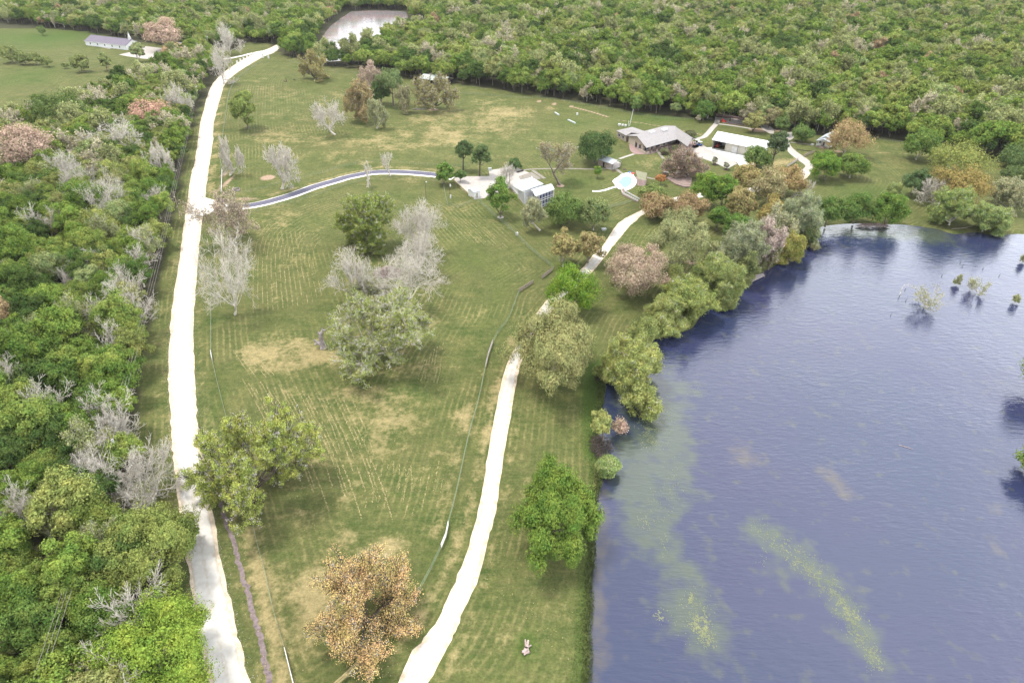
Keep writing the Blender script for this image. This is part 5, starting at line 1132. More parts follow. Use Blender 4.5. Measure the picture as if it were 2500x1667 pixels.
for t, n_ in ((.2, 'w'), (.5, 'd'), (.8, 'w')):
    p = pf[3] + (pf[2] - pf[3]) * t - vv * .05
    if n_ == 'w': window(e, p, uu, 1.1, 1.3, 2.2)
    else: wall_box(e, 'door', p, uu, 1.0, 2.1, 1.85, M['dark_bark'])
w = MB(); w.box(((a + b)[0] / 2, (a + b)[1] / 2, 0), (.1, .1, .1))
# ---------------- pool, deck and pergola
pc = catmull(GL([(1495,443),(1500,438),(1508,433),(1516,427),(1524,424),(1535,422),(1545,425),(1549,432),(1554,441),(1553,449),(1548,456),(1540,461),(1530,465),(1518,464),(1508,460),(1503,455),(1500,450),(1495,443)]), 3)[:-1]
pin = catmull(GL([(1507,445),(1513,442),(1517,436),(1523,432),(1531,431),(1539,433),(1543,440),(1542,448),(1536,455),(1528,459),(1520,457),(1513,450),(1507,445)]), 3)[:-1]
e = empty('swimming_pool', (*pin.mean(0), 0)); tag(e, 'free-form turquoise swimming pool ringed by a white deck', 'swimming pool'); po = pin.mean(0)
w = MB(); w.prism(pc - po, -.1, .10); w.build('pool_deck', M['white_concrete'], e); w = MB(); w.prism(pin - po, -.1, .115); w.build('pool_water', M['pool_water'], e)
w = MB()
for i in range(len(pin)): w.bar(pin[i] - po, pin[(i + 1) % len(pin)] - po, .25, .1, .16)
w.build('coping', M['white_concrete'], e)
strip('white_path', catmull(GL([(1446,467),(1462,467),(1478,464),(1490,460),(1505,456)]), 5), 1.3, .03, M['white_concrete'])
pp = GL([(1551,432),(1578,438),(1574,456),(1556,452)]); po = pp.mean(0); e = empty('pergola', (*po, 0)); tag(e, 'flat green-slatted pergola beside the pool deck', 'pergola'); q = [p - po for p in pp]
for p in q: w = MB(); w.box((p[0], p[1], 1.3), (.16, .16, 2.6)); w.build('post', M['wood'], e)
w = MB()
for i in range(15):
    t = i / 14; w.bar(q[0] + (q[3] - q[0]) * t, q[1] + (q[2] - q[1]) * t, .30, 2.62, 2.70)
w.build('slats', mat('greenish_slats', (.33, .33, .22), .8, .15), e); w = MB(); w.bar(q[0], q[3], .15, 2.5, 2.62); w.bar(q[1], q[2], .15, 2.5, 2.62); w.build('beam', M['wood'], e)
w = MB(); w.prism([p * 1.08 for p in q], -.05, .06); w.build('paving', M['pink_patio'], e)
P_ = GL([(1517,463),(1522,462),(1527,470),(1524,474),(1560,491),(1557,495),(1520,477),(1516,470)]); w = MB(); w.prism(P_, .02, .35); tag(w.build('boardwalk', M['deck']), 'narrow angled boardwalk running from the pool towards the drive', 'boardwalk')
for (L, nm) in (([(1516,464),(1519,474),(1557,494)], 'l'), ([(1523,463),(1526,470),(1561,490)], 'r')):
    L = GL(L); w = MB(); [w.bar(L[i], L[i+1], .12, .36, .9) for i in range(2)]; tag(w.build('handrail', M['white_paint']), 'white handrail on the %s side of the narrow pool boardwalk' % ('left' if nm == 'l' else 'right'), 'handrail')
P_ = GL([(1626,437),(1645,425),(1660,418),(1678,421),(1688,440),(1686,459),(1668,458),(1650,452)]); e = empty('wooden_deck', (*P_.mean(0), 0)); tag(e, 'pinkish weathered wooden deck under the thin brown oak', 'deck'); P_ = P_ - P_.mean(0)
w = MB(); w.prism(P_, .0, .5); w.build('boards', M['deck'], e); w = MB(); [w.bar(P_[i] * .99, P_[i+1] * .99, .08, 1.2, 1.32) for i in (3, 4, 5, 6)]; w.build('railing', M['wood'], e)
for (bx, by, lb) in ((1669,420,'white boulder-like table on the wooden deck'), (1666,435,'second white table on the wooden deck')):
    p = G(bx, by); w = MB(); w.tube((p[0], p[1], .5), (p[0], p[1], 1.2), .15, .15, 6); w.tube((p[0], p[1], 1.2), (p[0], p[1], 1.28), 1.1, 1.1, 12); tag(w.build('table', M['concrete']), lb, 'table')
w = MB(); p = G(1626, 421); w.tube((p[0], p[1], 0), (p[0], p[1], .5), 1.2, 1.0, 12); w.tube((p[0], p[1], .5), (p[0], p[1], .8), .9, .2, 12); tag(w.build('fire_pit', M['white_paint']), 'small white dome-shaped object on the lawn left of the brown oak', 'fire pit')
# dock
o_ = G(1836, 672, 0.2); e = empty('dock', (*o_, 0)); tag(e, 'small L-shaped grey wooden dock at the left lake shore', 'dock')
q = [G(*p, .2) - o_ for p in ((1827,664),(1835,662),(1848,670),(1864,667),(1867,673),(1835,688),(1831,682),(1842,675))]
w = MB(); w.prism(q, .05, .2); w.build('deck_boards', M['driftwood'], e)
for p in (q[1], q[3], q[4], q[5], q[6]): w = MB(); w.tube((p[0], p[1], -1.5), (p[0], p[1], .8), .09, .09, 6); w.build('pile', M['wood'], e)
o2 = G(1850, 666, .2); be = empty('bench', (*o2, .2), -.5); tag(be, 'wooden bench standing on the little dock', 'bench')
w = MB(); w.box((0, 0, .42), (1.7, .45, .06)); w.build('seat', M['wood'], be); w = MB(); w.box((0, .24, .75), (1.7, .06, .5)); w.build('backrest', M['wood'], be)
for x in (-.7, .7): w = MB(); w.box((x, 0, .2), (.08, .4, .39)); w.build('leg', M['wood'], be)
# stone garden strip behind the workshop
o_ = G(1785, 290); A_, B_ = G(1748, 283), G(1822, 294); w = MB(); w.bar(A_, B_, .5, 0, 1.1); tag(w.build('garden_wall', M['pink_patio']), 'low pinkish wall behind the stone terrace at the forest edge', 'wall')
w = MB(); w.bar(G(1764, 300), G(1828, 309), .4, 0, .4); tag(w.build('edging_wall', M['pink_patio']), 'very low reddish edging wall in front of the stone terrace', 'wall')
p = G(1767, 299); w = MB(); w.box((p[0], p[1], .45), (2.2, 1.2, .9)); w.box((p[0] - .7, p[1], 1.2), (.8, 1.0, .8)); tag(w.build('garden_cart', M['red']), 'small red cart parked at the left end of the stone terrace', 'cart')
# ---------------- vehicles
p = G(1754, 357); e = empty('tractor', (*p, 0), R(-35)); tag(e, 'red tractor parked in the open bay of the white workshop', 'tractor')
w = MB(); w.box((0, -.9, .95), (.8, 1.7, .7)); w.box((0, -1.2, 1.35), (.7, 1.0, .14)); w.build('bonnet', M['red'], e); w = MB(); w.box((0, .5, .8), (1.0, 1.2, .5)); w.box((-.65, .6, 1.25), (.35, 1.1, .1)); w.box((.65, .6, 1.25), (.35, 1.1, .1)); w.build('body', M['red'], e)
w = MB(); w.box((0, .65, 1.15), (.5, .5, .12)); w.box((0, .88, 1.4), (.5, .08, .5)); w.build('seat', M['dark'], e)
for x in (-.75, .75):
    w = MB(); w.tube((x - .18, .6, .65), (x + .18, .6, .65), .65, .65, 14); w.build('rear_wheel', M['tyre'], e); w = MB(); w.tube((x - .12, -1.4, .38), (x + .12, -1.4, .38), .38, .38, 12); w.build('front_wheel', M['tyre'], e)
    w = MB(); w.tube((x * .6, .9, 1.0), (x * .6, .9, 2.3), .04, .04, 6); w.build('roll_bar', M['dark'], e)
w = MB(); w.box((0, -2.3, .5), (1.7, .6, .6)); w.build('front_bucket', M['red'], e); w = MB(); w.box((0, .6, 2.32), (1.3, 1.1, .06)); w.build('canopy', M['red'], e)
def cart(px, py, rz, lab, bodym):
    p = G(px, py); e = empty('golf_cart', (*p, 0), rz); tag(e, lab, 'golf cart')
    w = MB(); w.box((0, 0, .5), (1.25, 2.5, .4)); w.box((0, -.95, .85), (1.2, .5, .4)); w.build('body', M[bodym], e); w = MB(); w.box((0, .25, .85), (1.15, .5, .25)); w.box((0, .5, 1.2), (1.15, .1, .5)); w.build('seat', M['dark'], e)
    w = MB(); w.box((0, .05, 1.98), (1.35, 2.1, .07)); w.build('canopy', M['white_paint'], e)
    for x in (-.58, .58):
        for y in (-.8, .9):
            w = MB(); w.tube((x, y, .75), (x, y * .95, 1.95), .03, .03, 5); w.build('canopy_post', M['dark'], e); w = MB(); w.tube((x - .1, y, .26), (x + .1, y, .26), .26, .26, 12); w.build('wheel', M['tyre'], e)
cart(1702, 352, R(40), 'white-roofed golf cart under the carport end of the house', 'white_paint')
cart(1708, 356, R(55), 'blue-bodied golf cart beside the white-roofed one at the carport', 'blue')
# ---------------- poles, wires, lamps
def pole(px, py, h, label, cat='pole', r=.14, mt='pole', lean=(0, 0), arm=None, box=False, name='utility_pole', z0=0):
    p = G(px, py); e = empty(name, (*p, 0)); tag(e, label, cat); w = MB(); w.tube((0, 0, 0), (lean[0], lean[1], h), r, r * .7, 8); w.build('shaft', M[mt], e)
    if arm: w = MB(); w.box((lean[0], lean[1], h - .5), (arm, .14, .14)); w.build('crossarm', M['wood'], e)
    if box: w = MB(); w.tube((lean[0] + .3, lean[1], h - 1.7), (lean[0] + .3, lean[1], h - .8), .28, .28, 8); w.build('transformer', M['white_paint'], e)
    return e, np.array((p[0] + lean[0], p[1] + lean[1], h))
_, t1 = pole(439, 525, 9.5, 'wooden utility pole on the grass verge left of the driveway turn-off', arm=1.6, mt='wood')
_, t2 = pole(302, 1150, 9.5, 'wooden utility pole with bracing in the gap of the roadside wood', arm=1.6, box=True)
_, t0 = pole(512, 120, 10, 'grey utility pole with white transformer in the trees near the road bend', box=True, mt='driftwood', arm=1.4)
t3 = np.array((*G(150, 1750), 9.5)); 
def wire(a, b, sag, label, off=0.):
    n = 14; w = MB(); P = [a + (b - a) * i / n - np.array((0, 0, sag * 4 * (i / n) * (1 - i / n))) + np.array((off, 0, -.2)) for i in range(n + 1)]
    for i in range(n): w.tube(P[i], P[i + 1], .022, .022, 4, cap=False)
    tag(w.build('power_line', M['driftwood']), label, 'power line', 'power lines beside the road')
for i, of in enumerate((-.7, 0, .7)):
    nm = ('outer left', 'middle', 'roadside')[i]
    wire(t1, t2, 1.6, nm + ' one of three power lines hanging along the edge of the wood', of); wire(t2, t3, 1.0, nm + ' one of three power lines running off the bottom left of the picture', of)
    wire(t0, t1, 1.8, nm + ' one of three power lines between the road bend and the driveway turn-off', of)
pole(644, 141, 7, 'dark thin pole with lamp at the white gate posts', r=.12)
e, t = pole(1040.6, 485, 7.0, 'dark yard light pole with white lamp in the paddock below the driveway', 'lamp post', name='lamp_post', r=.12); w = MB(); w.tube((0, 0, 6.9), (.5, 0, 7.0), .05, .05, 6); w.tube((.5, 0, 6.75), (.5, 0, 7.05), .28, .12, 8); w.build('lamp', M['white_paint'], e)
pole(1099, 484, 6.5, 'dark pole with white meter box at the corner of the fenced yard', box=True, r=.13)
pole(1465, 275, 7, 'thin dark pole at the right end of the bare soil strip', r=.11)
pole(1537, 308, 8.5, 'tall pale pole leaning right just behind the left wing of the house', r=.16, mt='white_paint', lean=(1.2, .3))
pole(1537-3, 309, 3.0, 'short pale stub pole at the foot of the tall leaning pole', r=.12, mt='white_paint')
pole(1425, 242, 9, 'utility pole with white transformer against the forest edge behind the bare soil strip', box=True, mt='driftwood')
pole(1780, 283, 9, 'utility pole with white transformer at the forest edge above the stone terrace', box=True, mt='driftwood')
pole(1727, 289, 5.5, 'pale bare snag trunk at the forest edge behind the house', cat='dead tree', name='dead_snag', mt='pale_bark', r=.25, lean=(.8, 0))
pole(1995, 320, 6, 'white mast in the trees behind the cottage', r=.1, mt='white_paint')
# ---------------- white gate posts at the road bend
for i, (px, py, lb) in enumerate([(580,158,'first white pillar of the roadside row, nearest the road'), (588,153,'second white pillar of the roadside row'), (596,149.5,'third white pillar of the roadside row'), (604,145,'fourth white pillar of the roadside row'), (612,141.5,'fifth white pillar of the roadside row'),
                                  (619,138,'farthest white pillar on the left of the road bend'), (643,142,'white pillar beside the dark thin pole'), (656,143,'tall white pillar right of the road under the trees')]):
    p = G(px, py); e = empty('gate_pillar', (*p, 0)); tag(e, lb, 'pillar', 'white pillars at the road bend'); w = MB(); w.box((0, 0, 1.2), (1.1, 1.1, 2.4), .4); w.build('pillar', M['white_paint'], e); w = MB(); w.box((0, 0, 2.5), (1.4, 1.4, .2), .4); w.build('cap', M['concrete'], e)
# ---------------- fences
def fence(L, label, h=1.3, sp=4.5, rails=(.4, .8, 1.2), pm='wood', rm='green_wire', rw=.03, rh=.04, net=False, pr=.05, name='wire_fence', cat='fence', off=0.):
    P = catmull(GL(L), 6) + off; o = P[len(P) // 2]; e = empty(name, (*o, 0)); tag(e, label, cat); P = P - o
    s = np.concatenate([[0], np.cumsum(np.hypot(*np.diff(P, axis=0).T))]); n = max(2, min(95, int(s[-1] / sp))); sp_ = np.linspace(0, s[-1], n + 1); Q = np.stack([np.interp(sp_, s, P[:, 0]), np.interp(sp_, s, P[:, 1])], 1)
    me = None
    for q in Q:
        if me is None: w = MB(); w.tube((0, 0, 0), (0, 0, h), pr, pr, 5); po_ = w.build('post', M[pm], e); me = po_.data
        else: po_ = D.objects.new('post', me); S.collection.objects.link(po_); po_.parent = e
        po_.location = (float(q[0]), float(q[1]), 0)
    w = MB()
    for r_ in rails:
        for i in range(len(Q) - 1): w.bar(Q[i], Q[i + 1], rw, r_ - rh / 2, r_ + rh / 2)
    w.build('rails', M[rm], e)
    return e
fence([(517,640),(516,720),(516,800),(516,862)], 'thin wire fence along the right side of the white road, upper stretch')
fence([(516,864),(519,882)], 'short white gate in the roadside fence level with the grey stump', rm='white_paint', rw=.1, rh=.16, pm='white_paint', name='white_gate', cat='gate')
fence([(519,884),(530,930),(540,970),(553,1020),(572,1090),(594,1180),(612,1255),(630,1335),(648,1400),(665,1480),(690,1568),(697,1590)], 'long green-tinted wire fence passing under the overhanging oak beside the ditch', rw=.032)
fence([(697,1590),(705,1622),(722,1690)], 'white-railed end section of the roadside fence at the bottom of the picture', rm='white_paint', rw=.1, rh=.12, pm='dark_bark', name='rail_fence')
fence([(1268,712),(1256,745),(1240,785),(1222,805),(1203,838)], 'wire fence curving down from the wooden gate section', rw=.032)
fence([(1203,838),(1196,856),(1185,900)], 'bleached rail section of the fence left of the big pale live oak', rm='driftwood', rw=.1, rh=.12, name='rail_fence')
fence([(1185,900),(1172,965),(1163,1000),(1146,1060),(1129,1137),(1113,1211),(1095,1280)], 'long green wire fence parallel to the gravel drive', rw=.032)
fence([(1095,1282),(1088,1315),(1077,1340)], 'short white rail section of the drive fence', rm='white_paint', rw=.12, rh=.14, name='rail_fence')
fence([(1077,1340),(1062,1375),(1044,1405),(1017,1457),(980,1510),(935,1553),(893,1604)], 'green wire fence bending round the rusty brown oak', rw=.032)
fence([(893,1606),(868,1634),(830,1668),(800,1695)], 'thick pale wooden rail fence at the bottom centre of the picture', rm='hay', rw=.28, rh=.14, name='rail_fence', rails=(.5, 1.2))
fence([(1161,488),(1187,509),(1207,529),(1235,551),(1257,572),(1295,611),(1325,635),(1352,658)], 'green mesh fence running diagonally from the small white shed to the gate', rails=(.3,.7,1.1,1.45), rw=.035, rh=.05, h=1.6, name='mesh_fence')
fence([(1322,682),(1352,659)], 'grey wooden fence panel right of the gate opening', rm='wood', rw=.1, rh=.2, rails=(.3,.6,.9,1.2), name='wooden_fence')
fence([(1267,714),(1302,692)], 'grey wooden fence panel left of the gate opening', rm='wood', rw=.1, rh=.2, rails=(.3,.6,.9,1.2), name='wooden_fence')
fence([(1107,441),(1130,462),(1156,486)], 'tan timber edging wall along the front of the gravel yard', rm='hay', rw=.3, rh=.25, rails=(.15, .4), h=.6, name='timber_edging', cat='edging')
fence([(1430,530),(1480,510),(1530,498),(1580,480),(1600,473)], 'faint green mesh fence across the lawn below the pool', rw=.06, rails=(.3,.6,.9,1.2), name='mesh_fence')
fence([(543,419),(542,445),(541,474)], 'white board fence standing on the bare soil corner by the road', rm='white_paint', rw=.08, rh=.18, pm='white_paint', name='board_fence', h=1.5)
fence([(541,474),(560,476),(620,468),(700,445),(780,425),(860,404),(930,398),(1040,404),(1110,408),(1196,400)], 'low wire fence above the paved driveway', rw=.03, rh=.03, sp=4)
fence([(600,522),(640,515),(700,500),(760,482),(830,458),(880,445),(960,436),(1040,440),(1082,448)], 'low wire fence below the paved driveway', rw=.03, rh=.03, sp=4)
fence([(1082,448),(1090,490),(1100,508),(1130,505),(1158,490)], 'small wire pen around the grass left of the white shed', rw=.04, rh=.04)
fence([(541,419),(540,380),(545,330),(552,280),(560,230),(575,200),(600,178),(628,158),(640,150)], 'wire fence following the bend of the white road on its inner side', rw=.04, rh=.04, sp=4)
fence([(700,150),(790,172),(860,178),(920,196),(1000,216),(1110,228),(1240,238),(1300,243)], 'dark wire fence in front of the forest behind the far paddock', rw=.05, rh=.05, sp=5)
fence([(1300,243),(1420,262),(1540,285),(1640,300),(1745,300)], 'dark wire fence along the forest edge behind the house', rw=.04, rh=.04, sp=5, off=np.array((0, 6)))
fence([(1920,410),(1940,398),(1948,390)], 'weathered rail fence on the slope left of the right-hand drive', rm='driftwood', rw=.12, rh=.16, name='rail_fence')
fence([(1944,366),(1970,369),(2000,372)], 'dark low timber border in front of the cottage', rm='dark_bark', rw=.25, rh=.25, rails=(.15,), h=.3, name='timber_border', cat='edging')
fence([(1962,384),(1976,378),(1988,374)], 'brown rustic log fence between the drive and the cottage', rm='wood', rw=.2, rh=.2, name='rail_fence')
fence([(2020,335),(2120,338),(2230,357),(2330,380),(2420,398),(2500,408)], 'wire fence at the far side of the right meadow', rw=.04, rh=.04, sp=5)
# ---------------- dead wood, piles, stumps, mulch rings, rocks
def snag(px, py, h, label, segs, mt='driftwood', name='tree_stump', cat='stump', seed=1):
    p = G(px, py); e = empty(name, (*p, 0)); tag(e, label, cat); v, f = seg_geo(np.array(segs, float), 8); m = mesh_np('trunk', v, F4=f, smooth=True); m.materials.append(M[mt]); t = D.objects.new('trunk', m); S.collection.objects.link(t); t.parent = e
    return e
snag(790, 850, 6, 'tall broken grey stump with stubby arms in the open paddock', [(0,0,0,-.1,.1,1.2,1.0,.75),(-.1,.1,1.2,-.3,.2,2.6,.75,.6),(-.3,.2,2.6,-.2,.2,4.0,.6,.55),(-.2,.2,4.0,.5,.3,5.3,.5,.35),(-.2,.2,4.0,-.9,.3,4.9,.4,.25),(.5,.3,5.3,1.4,.2,5.6,.3,.15),(-.1,.1,1.0,-1.4,.2,1.6,.6,.45),(-1.4,.2,1.6,-2.2,.2,2.6,.4,.2),(-1.4,.2,1.6,-2.1,-.3,1.4,.35,.2),(.5,.3,5.3,.4,.3,6.2,.3,.12)])
snag(1284, 1590, 1, 'pinkish rotten stump in a tuft of bright grass near the bottom', [(0,0,0,.1,.3,.7,.6,.3),(0,0,0,-.7,-.3,.5,.4,.15),(0,0,0,.6,-.4,.4,.35,.12),(.1,.3,.7,.4,1.4,.9,.3,.15),(.1,.3,.4,-.1,1.8,.5,.25,.12),(0,0,.1,-.3,-.8,.3,.3,.1),(.2,.6,.3,.9,.9,.4,.2,.1)], 'brush')
snag(699, 200, 1, 'small dark upright snag on a reddish spot in the far paddock', [(0,0,0,-1.6,0,.4,.3,.2),(.2,0,0,-.1,.1,2.6,.28,.14)], 'dark_bark', name='dead_snag', cat='dead tree')
snag(716, 196, 1, 'tiny dark log lying right of the upright snag', [(0,0,.2,1.4,.2,.25,.18,.15)], 'dark_bark', name='log', cat='log')
snag(2198, 720, 1, 'bleached branch arching out of the lake left of the whitish shrub', [(0,0,-1,.3,1,1.2,.1,.08),(.3,1,1.2,1.5,2,2.4,.08,.06),(1.5,2,2.4,3.2,2.6,2.2,.06,.04),(3.2,2.6,2.2,4,2,.8,.05,.03)], 'pale_bark', name='dead_branch', cat='branch')
snag(2196, 1083, 1, 'thin pinkish floating branch in the middle of the lake', [(0,0,-.35,1.3,-.7,-.33,.05,.05),(1.3,-.7,-.33,2.3,-1.4,-.33,.05,.04),(.8,-.4,-.33,.9,-1.0,-.33,.03,.02)], 'brush', name='floating_branch', cat='branch')
snag(2350, 560, 1, 'fallen pale trunk lying along the top lake shore', [(-4,0,.2,0,.3,.3,.12,.16),(0,.3,.3,4,1,.9,.16,.08),(1,.4,.4,2.2,-.8,.2,.07,.04)], 'wood', name='fallen_log', cat='log')
for i, (px, py, lab) in enumerate([(2210,706,'a'), (2196,722,'b'), (2212,732,'c'), (2175,768,'d'), (2300,672,'e'), (2330,680,'f'), (2440,672,'g'), (2400,655,'h'), (2345,640,'i'), (2350,650,'j')]):
    snag(px, py, 1, 'dark twig tip poking out of the lake near the drowned shrubs', [(0,0,-.8,.1,.1,-.05,.09,.07),(.1,.1,-.05,.4,.2,.35,.06,.03)], 'dark_bark', name='twig', cat='twig')['group'] = 'twig tips around the lake shrubs'
rngP = np.random.default_rng(5)
def pile(px, py, rx, ry, h, n, label, mt, name, cat):
    p = G(px, py); e_ = []
    for i in range(n):
        a = rngP.uniform(0, 6.28); r = math.sqrt(rngP.uniform()); x, y = math.cos(a) * r * rx, math.sin(a) * r * ry; z = h * (1 - r * r) * rngP.uniform(.3, 1); L = rngP.uniform(.7, 2.2); b = rngP.uniform(0, 6.28)
        e_.append((x - math.cos(b) * L / 2, y - math.sin(b) * L / 2, max(.05, z + rngP.normal() * .25), x + math.cos(b) * L / 2, y + math.sin(b) * L / 2, max(.05, z + rngP.normal() * .25), .07, .04))
    v, f = seg_geo(np.array(e_), 4); o = link(name, mesh_np(name, v, F4=f), None, [M[mt]]); o.location = (*p, 0); return tag(o, label, cat)
pile(948, 668, 4.2, 3.2, 2.4, 700, 'pinkish grey pile of dead brushwood between the leafless trees', 'brush', 'brush_pile', 'brush pile')
pile(1022, 268, 4.5, 1.0, .5, 60, 'bleached fallen limb left of the twisted oak', 'driftwood', 'fallen_branch', 'branch')
pile(2130, 552, 6, 1.4, .8, 260, 'tangle of reddish dead roots below the dark shore trees', 'brush', 'root_tangle', 'roots')
pile(1466, 1090, 2.2, 3.5, .8, 240, 'dark tangle of roots on the bank under the small yellowish shrub', 'dark_bark', 'root_tangle', 'roots')
pile(1490, 925, 3.5, 2.0, 1.0, 160, 'tangled dark branches at the foot of the big yellow-green lake tree', 'dark_bark', 'branch_tangle', 'branches')
def ring(px, py, r, label, mt='mulch', name='mulch_ring', cat='mulch ring'):
    p = G(px, py); w = MB(); P = [(math.cos(t) * r * rngP.uniform(.9, 1.1), math.sin(t) * r * rngP.uniform(.9, 1.1)) for t in np.linspace(0, 6.28, 17)[:-1]]; w.prism(P, -.02, .07); o = w.build(name, M[mt]); o.location = (*p, 0); return tag(o, label, cat)
ring(1498.5, 418, 1.0, 'dark mulch ring with a seedling in front of the pool house porch'); ring(1525, 414, .8, 'empty dark mulch ring on the lawn above the pool'); ring(1612, 452, 1.15, 'dark mulch ring under the rust-red tree')
ring(1744, 402, 1.2, 'left mulch ring beside the house driveway'); ring(1773, 414, 1.2, 'right mulch ring beside the house driveway'); ring(1222, 531, 1.3, 'pale stone ring round the foot of the green tree by the white shed', 'concrete'); ring(1368, 454, 1.6, 'bare ring under the twin-trunked tree', 'soil')
for (bx, lb) in (((1739,1752,380,402), 'left young sapling beside the house driveway'), ((1768,1780,394,414), 'right young sapling beside the house driveway')):
    leafy(bx, (.17, .19, .13), lb, base=((bx[0]+bx[1])/2, bx[3]), leaves=500, gap=.3, name='sapling')
for (bx, lb) in (((1612,1634,362,374), 'left round grey-green shrub in the flower bed by the porch'), ((1640,1655,354,365), 'upper round grey-green shrub in the flower bed by the porch'), ((1640,1652,366,374), 'small reddish shrub in the flower bed by the porch'), ((1672,1700,320,334), 'green bush on the lawn behind the right wing of the house')):
    leafy(bx, (.10, .115, .06), lb, name='bush', cat='bush')
P_ = GL([(1608,366),(1632,362),(1662,352),(1660,368),(1636,376),(1615,376)]); w = MB(); w.prism(P_, -.02, .05); tag(w.build('flower_bed', M['mulch']), 'dark flower bed in front of the house porch', 'flower bed')
p = G(577, 465); w = MB()
for i in range(20): t = i * math.pi / 10; w.bar((math.cos(t) * 1.5, math.sin(t) * 1.5), (math.cos(t + .32) * 1.5, math.sin(t + .32) * 1.5), .1, .1, .7)
o = w.build('feeder_ring', M['driftwood']); o.location = (*p, 0); tag(o, 'round metal feeder ring on the grass corner beside the white road', 'feeder ring')
p = G(541, 492); w = MB(); w.tube((0, 0, 0), (0, 0, .7), 1.3, 1.2, 12); w.tube((-.4, .3, .7), (-.4, .3, 1.2), .5, .3, 8); o = w.build('planter', M['driftwood']); o.location = (*p, 0); tag(o, 'grey round stone planter at the driveway entrance', 'planter')
for (px, py, sz, lb, mt) in [(1512,307,(1.2,.8,.9),'white box left of three on the grass behind the house','white_paint'), (1520,308,(1.0,.8,.8),'white box in the middle of three behind the house','white_paint'), (1527,309,(.9,.7,.9),'white box right of three behind the house','white_paint'), (1409,281,(.8,.8,1.0),'tiny white box alone in the grass beyond the far paddock','white_paint'),
                             (1262,574,(.7,.7,.9),'white utility box at the green mesh fence','white_paint'), (1196,416,(1.4,.8,1.0),'blue-grey trailer tank at the top corner of the gravel yard','grey_metal'), (1100,484,(.5,.5,1.2),'white meter box at the foot of the dark yard pole','white_paint'), (2032,352,(1.0,.6,.6),'white slab left of two beside the cottage','white_paint'), (2043,353,(.8,.6,.5),'white slab right of two beside the cottage','white_paint'), (1474,562,(1.6,1.0,.6),'small blue-white bench swing under the grey-green tree','grey_metal'), (1983,355,(1.0,1.2,.5),'white steps at the left foot of the cottage','white_paint')]:
    p = G(px, py); w = MB(); w.box((0, 0, sz[2] / 2), sz, .3); w.box((0, 0, sz[2] + .04), (sz[0] + .12, sz[1] + .12, .08), .3); o = w.build('utility_box' if 'bench' not in lb else 'bench_swing', M[mt]); o.location = (*p, 0); tag(o, lb, 'box')
for (L, lb) in (([(1355,276),(1364,282)], 'upper silver water trough in the far paddock'), ([(1387,294),(1404,302)], 'lower silver water trough in the far paddock')):
    L = GL(L); w = MB(); w.bar(L[0], L[1], .9, 0, .5); w.bar(L[0], L[1], .7, .5, .52); tag(w.build('water_trough', M['grey_metal']), lb, 'trough')
for (px, py, lb) in ((1545,424,'red float lying on the pool deck edge'),):
    p = G(px, py + 1); w = MB(); w.tube((0, 0, .1), (0, 0, .4), .8, .8, 12); o = w.build('float', M['red']); o.location = (*p, 0); tag(o, lb, 'pool float')
p = G(1537, 422); w = MB(); w.tube((0, 0, .1), (0, 0, .45), .6, .6, 12); o = w.build('float', M['blue']); o.location = (*p, 0); tag(o, 'dark float beside the red one at the pool', 'pool float')

# ------------------------------------------------------------------ hay rows, tufts, lily pads, reeds: nobody could count these
def flecks(name, P, size, z, mt, label, cat, ang=None, asp=.5, hgt=.05):
    n = len(P); rg = np.random.default_rng(11); s = size * rg.uniform(.5, 1.5, n); a = rg.uniform(0, 6.28, n) if ang is None else ang + rg.normal(size=n) * .35
    k = np.arange(5) * 2 * math.pi / 5; ca, sa = np.cos(a)[:, None], np.sin(a)[:, None]
    ex = np.cos(k)[None] * s[:, None] * rg.uniform(.7, 1.2, (n, 5)); ey = np.sin(k)[None] * s[:, None] * asp * rg.uniform(.7, 1.2, (n, 5))
    V = np.zeros((n, 6, 3)); V[:, :5, 0] = P[:, 0:1] + ex * ca - ey * sa; V[:, :5, 1] = P[:, 1:2] + ex * sa + ey * ca; V[:, :5, 2] = z
    V[:, 5, :2] = P; V[:, 5, 2] = z + hgt
    b = (np.arange(n) * 6)[:, None, None]; i = np.arange(5); F = np.stack([i, (i + 1) % 5, np.full(5, 5)], 1)[None] + b
    return tag(link(name, mesh_np(name, V.reshape(-1, 3), F3=F.reshape(-1, 3)), None, [mt]), label, cat, kind='stuff')
rh = np.random.default_rng(17); HP, HA = [], []
def row(L, w=.12, dens=7.5, keep=.8):
    P = catmull(GL(L), 10); s = np.concatenate([[0], np.cumsum(np.hypot(*np.diff(P, axis=0).T))]); n = int(s[-1] * dens); q = np.sort(rh.uniform(0, s[-1], n)); ph = rh.uniform(0, 6, 3)
    on = (np.sin(q * .35 + ph[0]) + np.sin(q * .9 + ph[1]) * .7 + rh.normal(size=n) * .5) > (-1.3 + 2.4 * (1 - keep)); q = q[on]
    X = np.stack([np.interp(q, s, P[:, 0]), np.interp(q, s, P[:, 1])], 1) + rh.normal(size=(len(q), 2)) * w * .6
    T = np.arctan2(np.interp(q + .3, s, P[:, 1]) - np.interp(q - .3, s, P[:, 1]), np.interp(q + .3, s, P[:, 0]) - np.interp(q - .3, s, P[:, 0])); HP.append(X); HA.append(T)
def lerp(A, B, t): return [tuple(np.array(a) * (1 - t) + np.array(b) * t) for a, b in zip(A, B)]
o1 = [(618,765),(618,690),(622,620),(640,565),(690,525),(770,492),(860,462)]; o2 = [(788,735),(776,680),(764,640),(770,600),(790,580),(815,560),(840,548)]
for i in range(15):
    L = lerp(o1, o2, i / 14); row(L[:5] if i > 5 else L, keep=.78 - .02 * i)
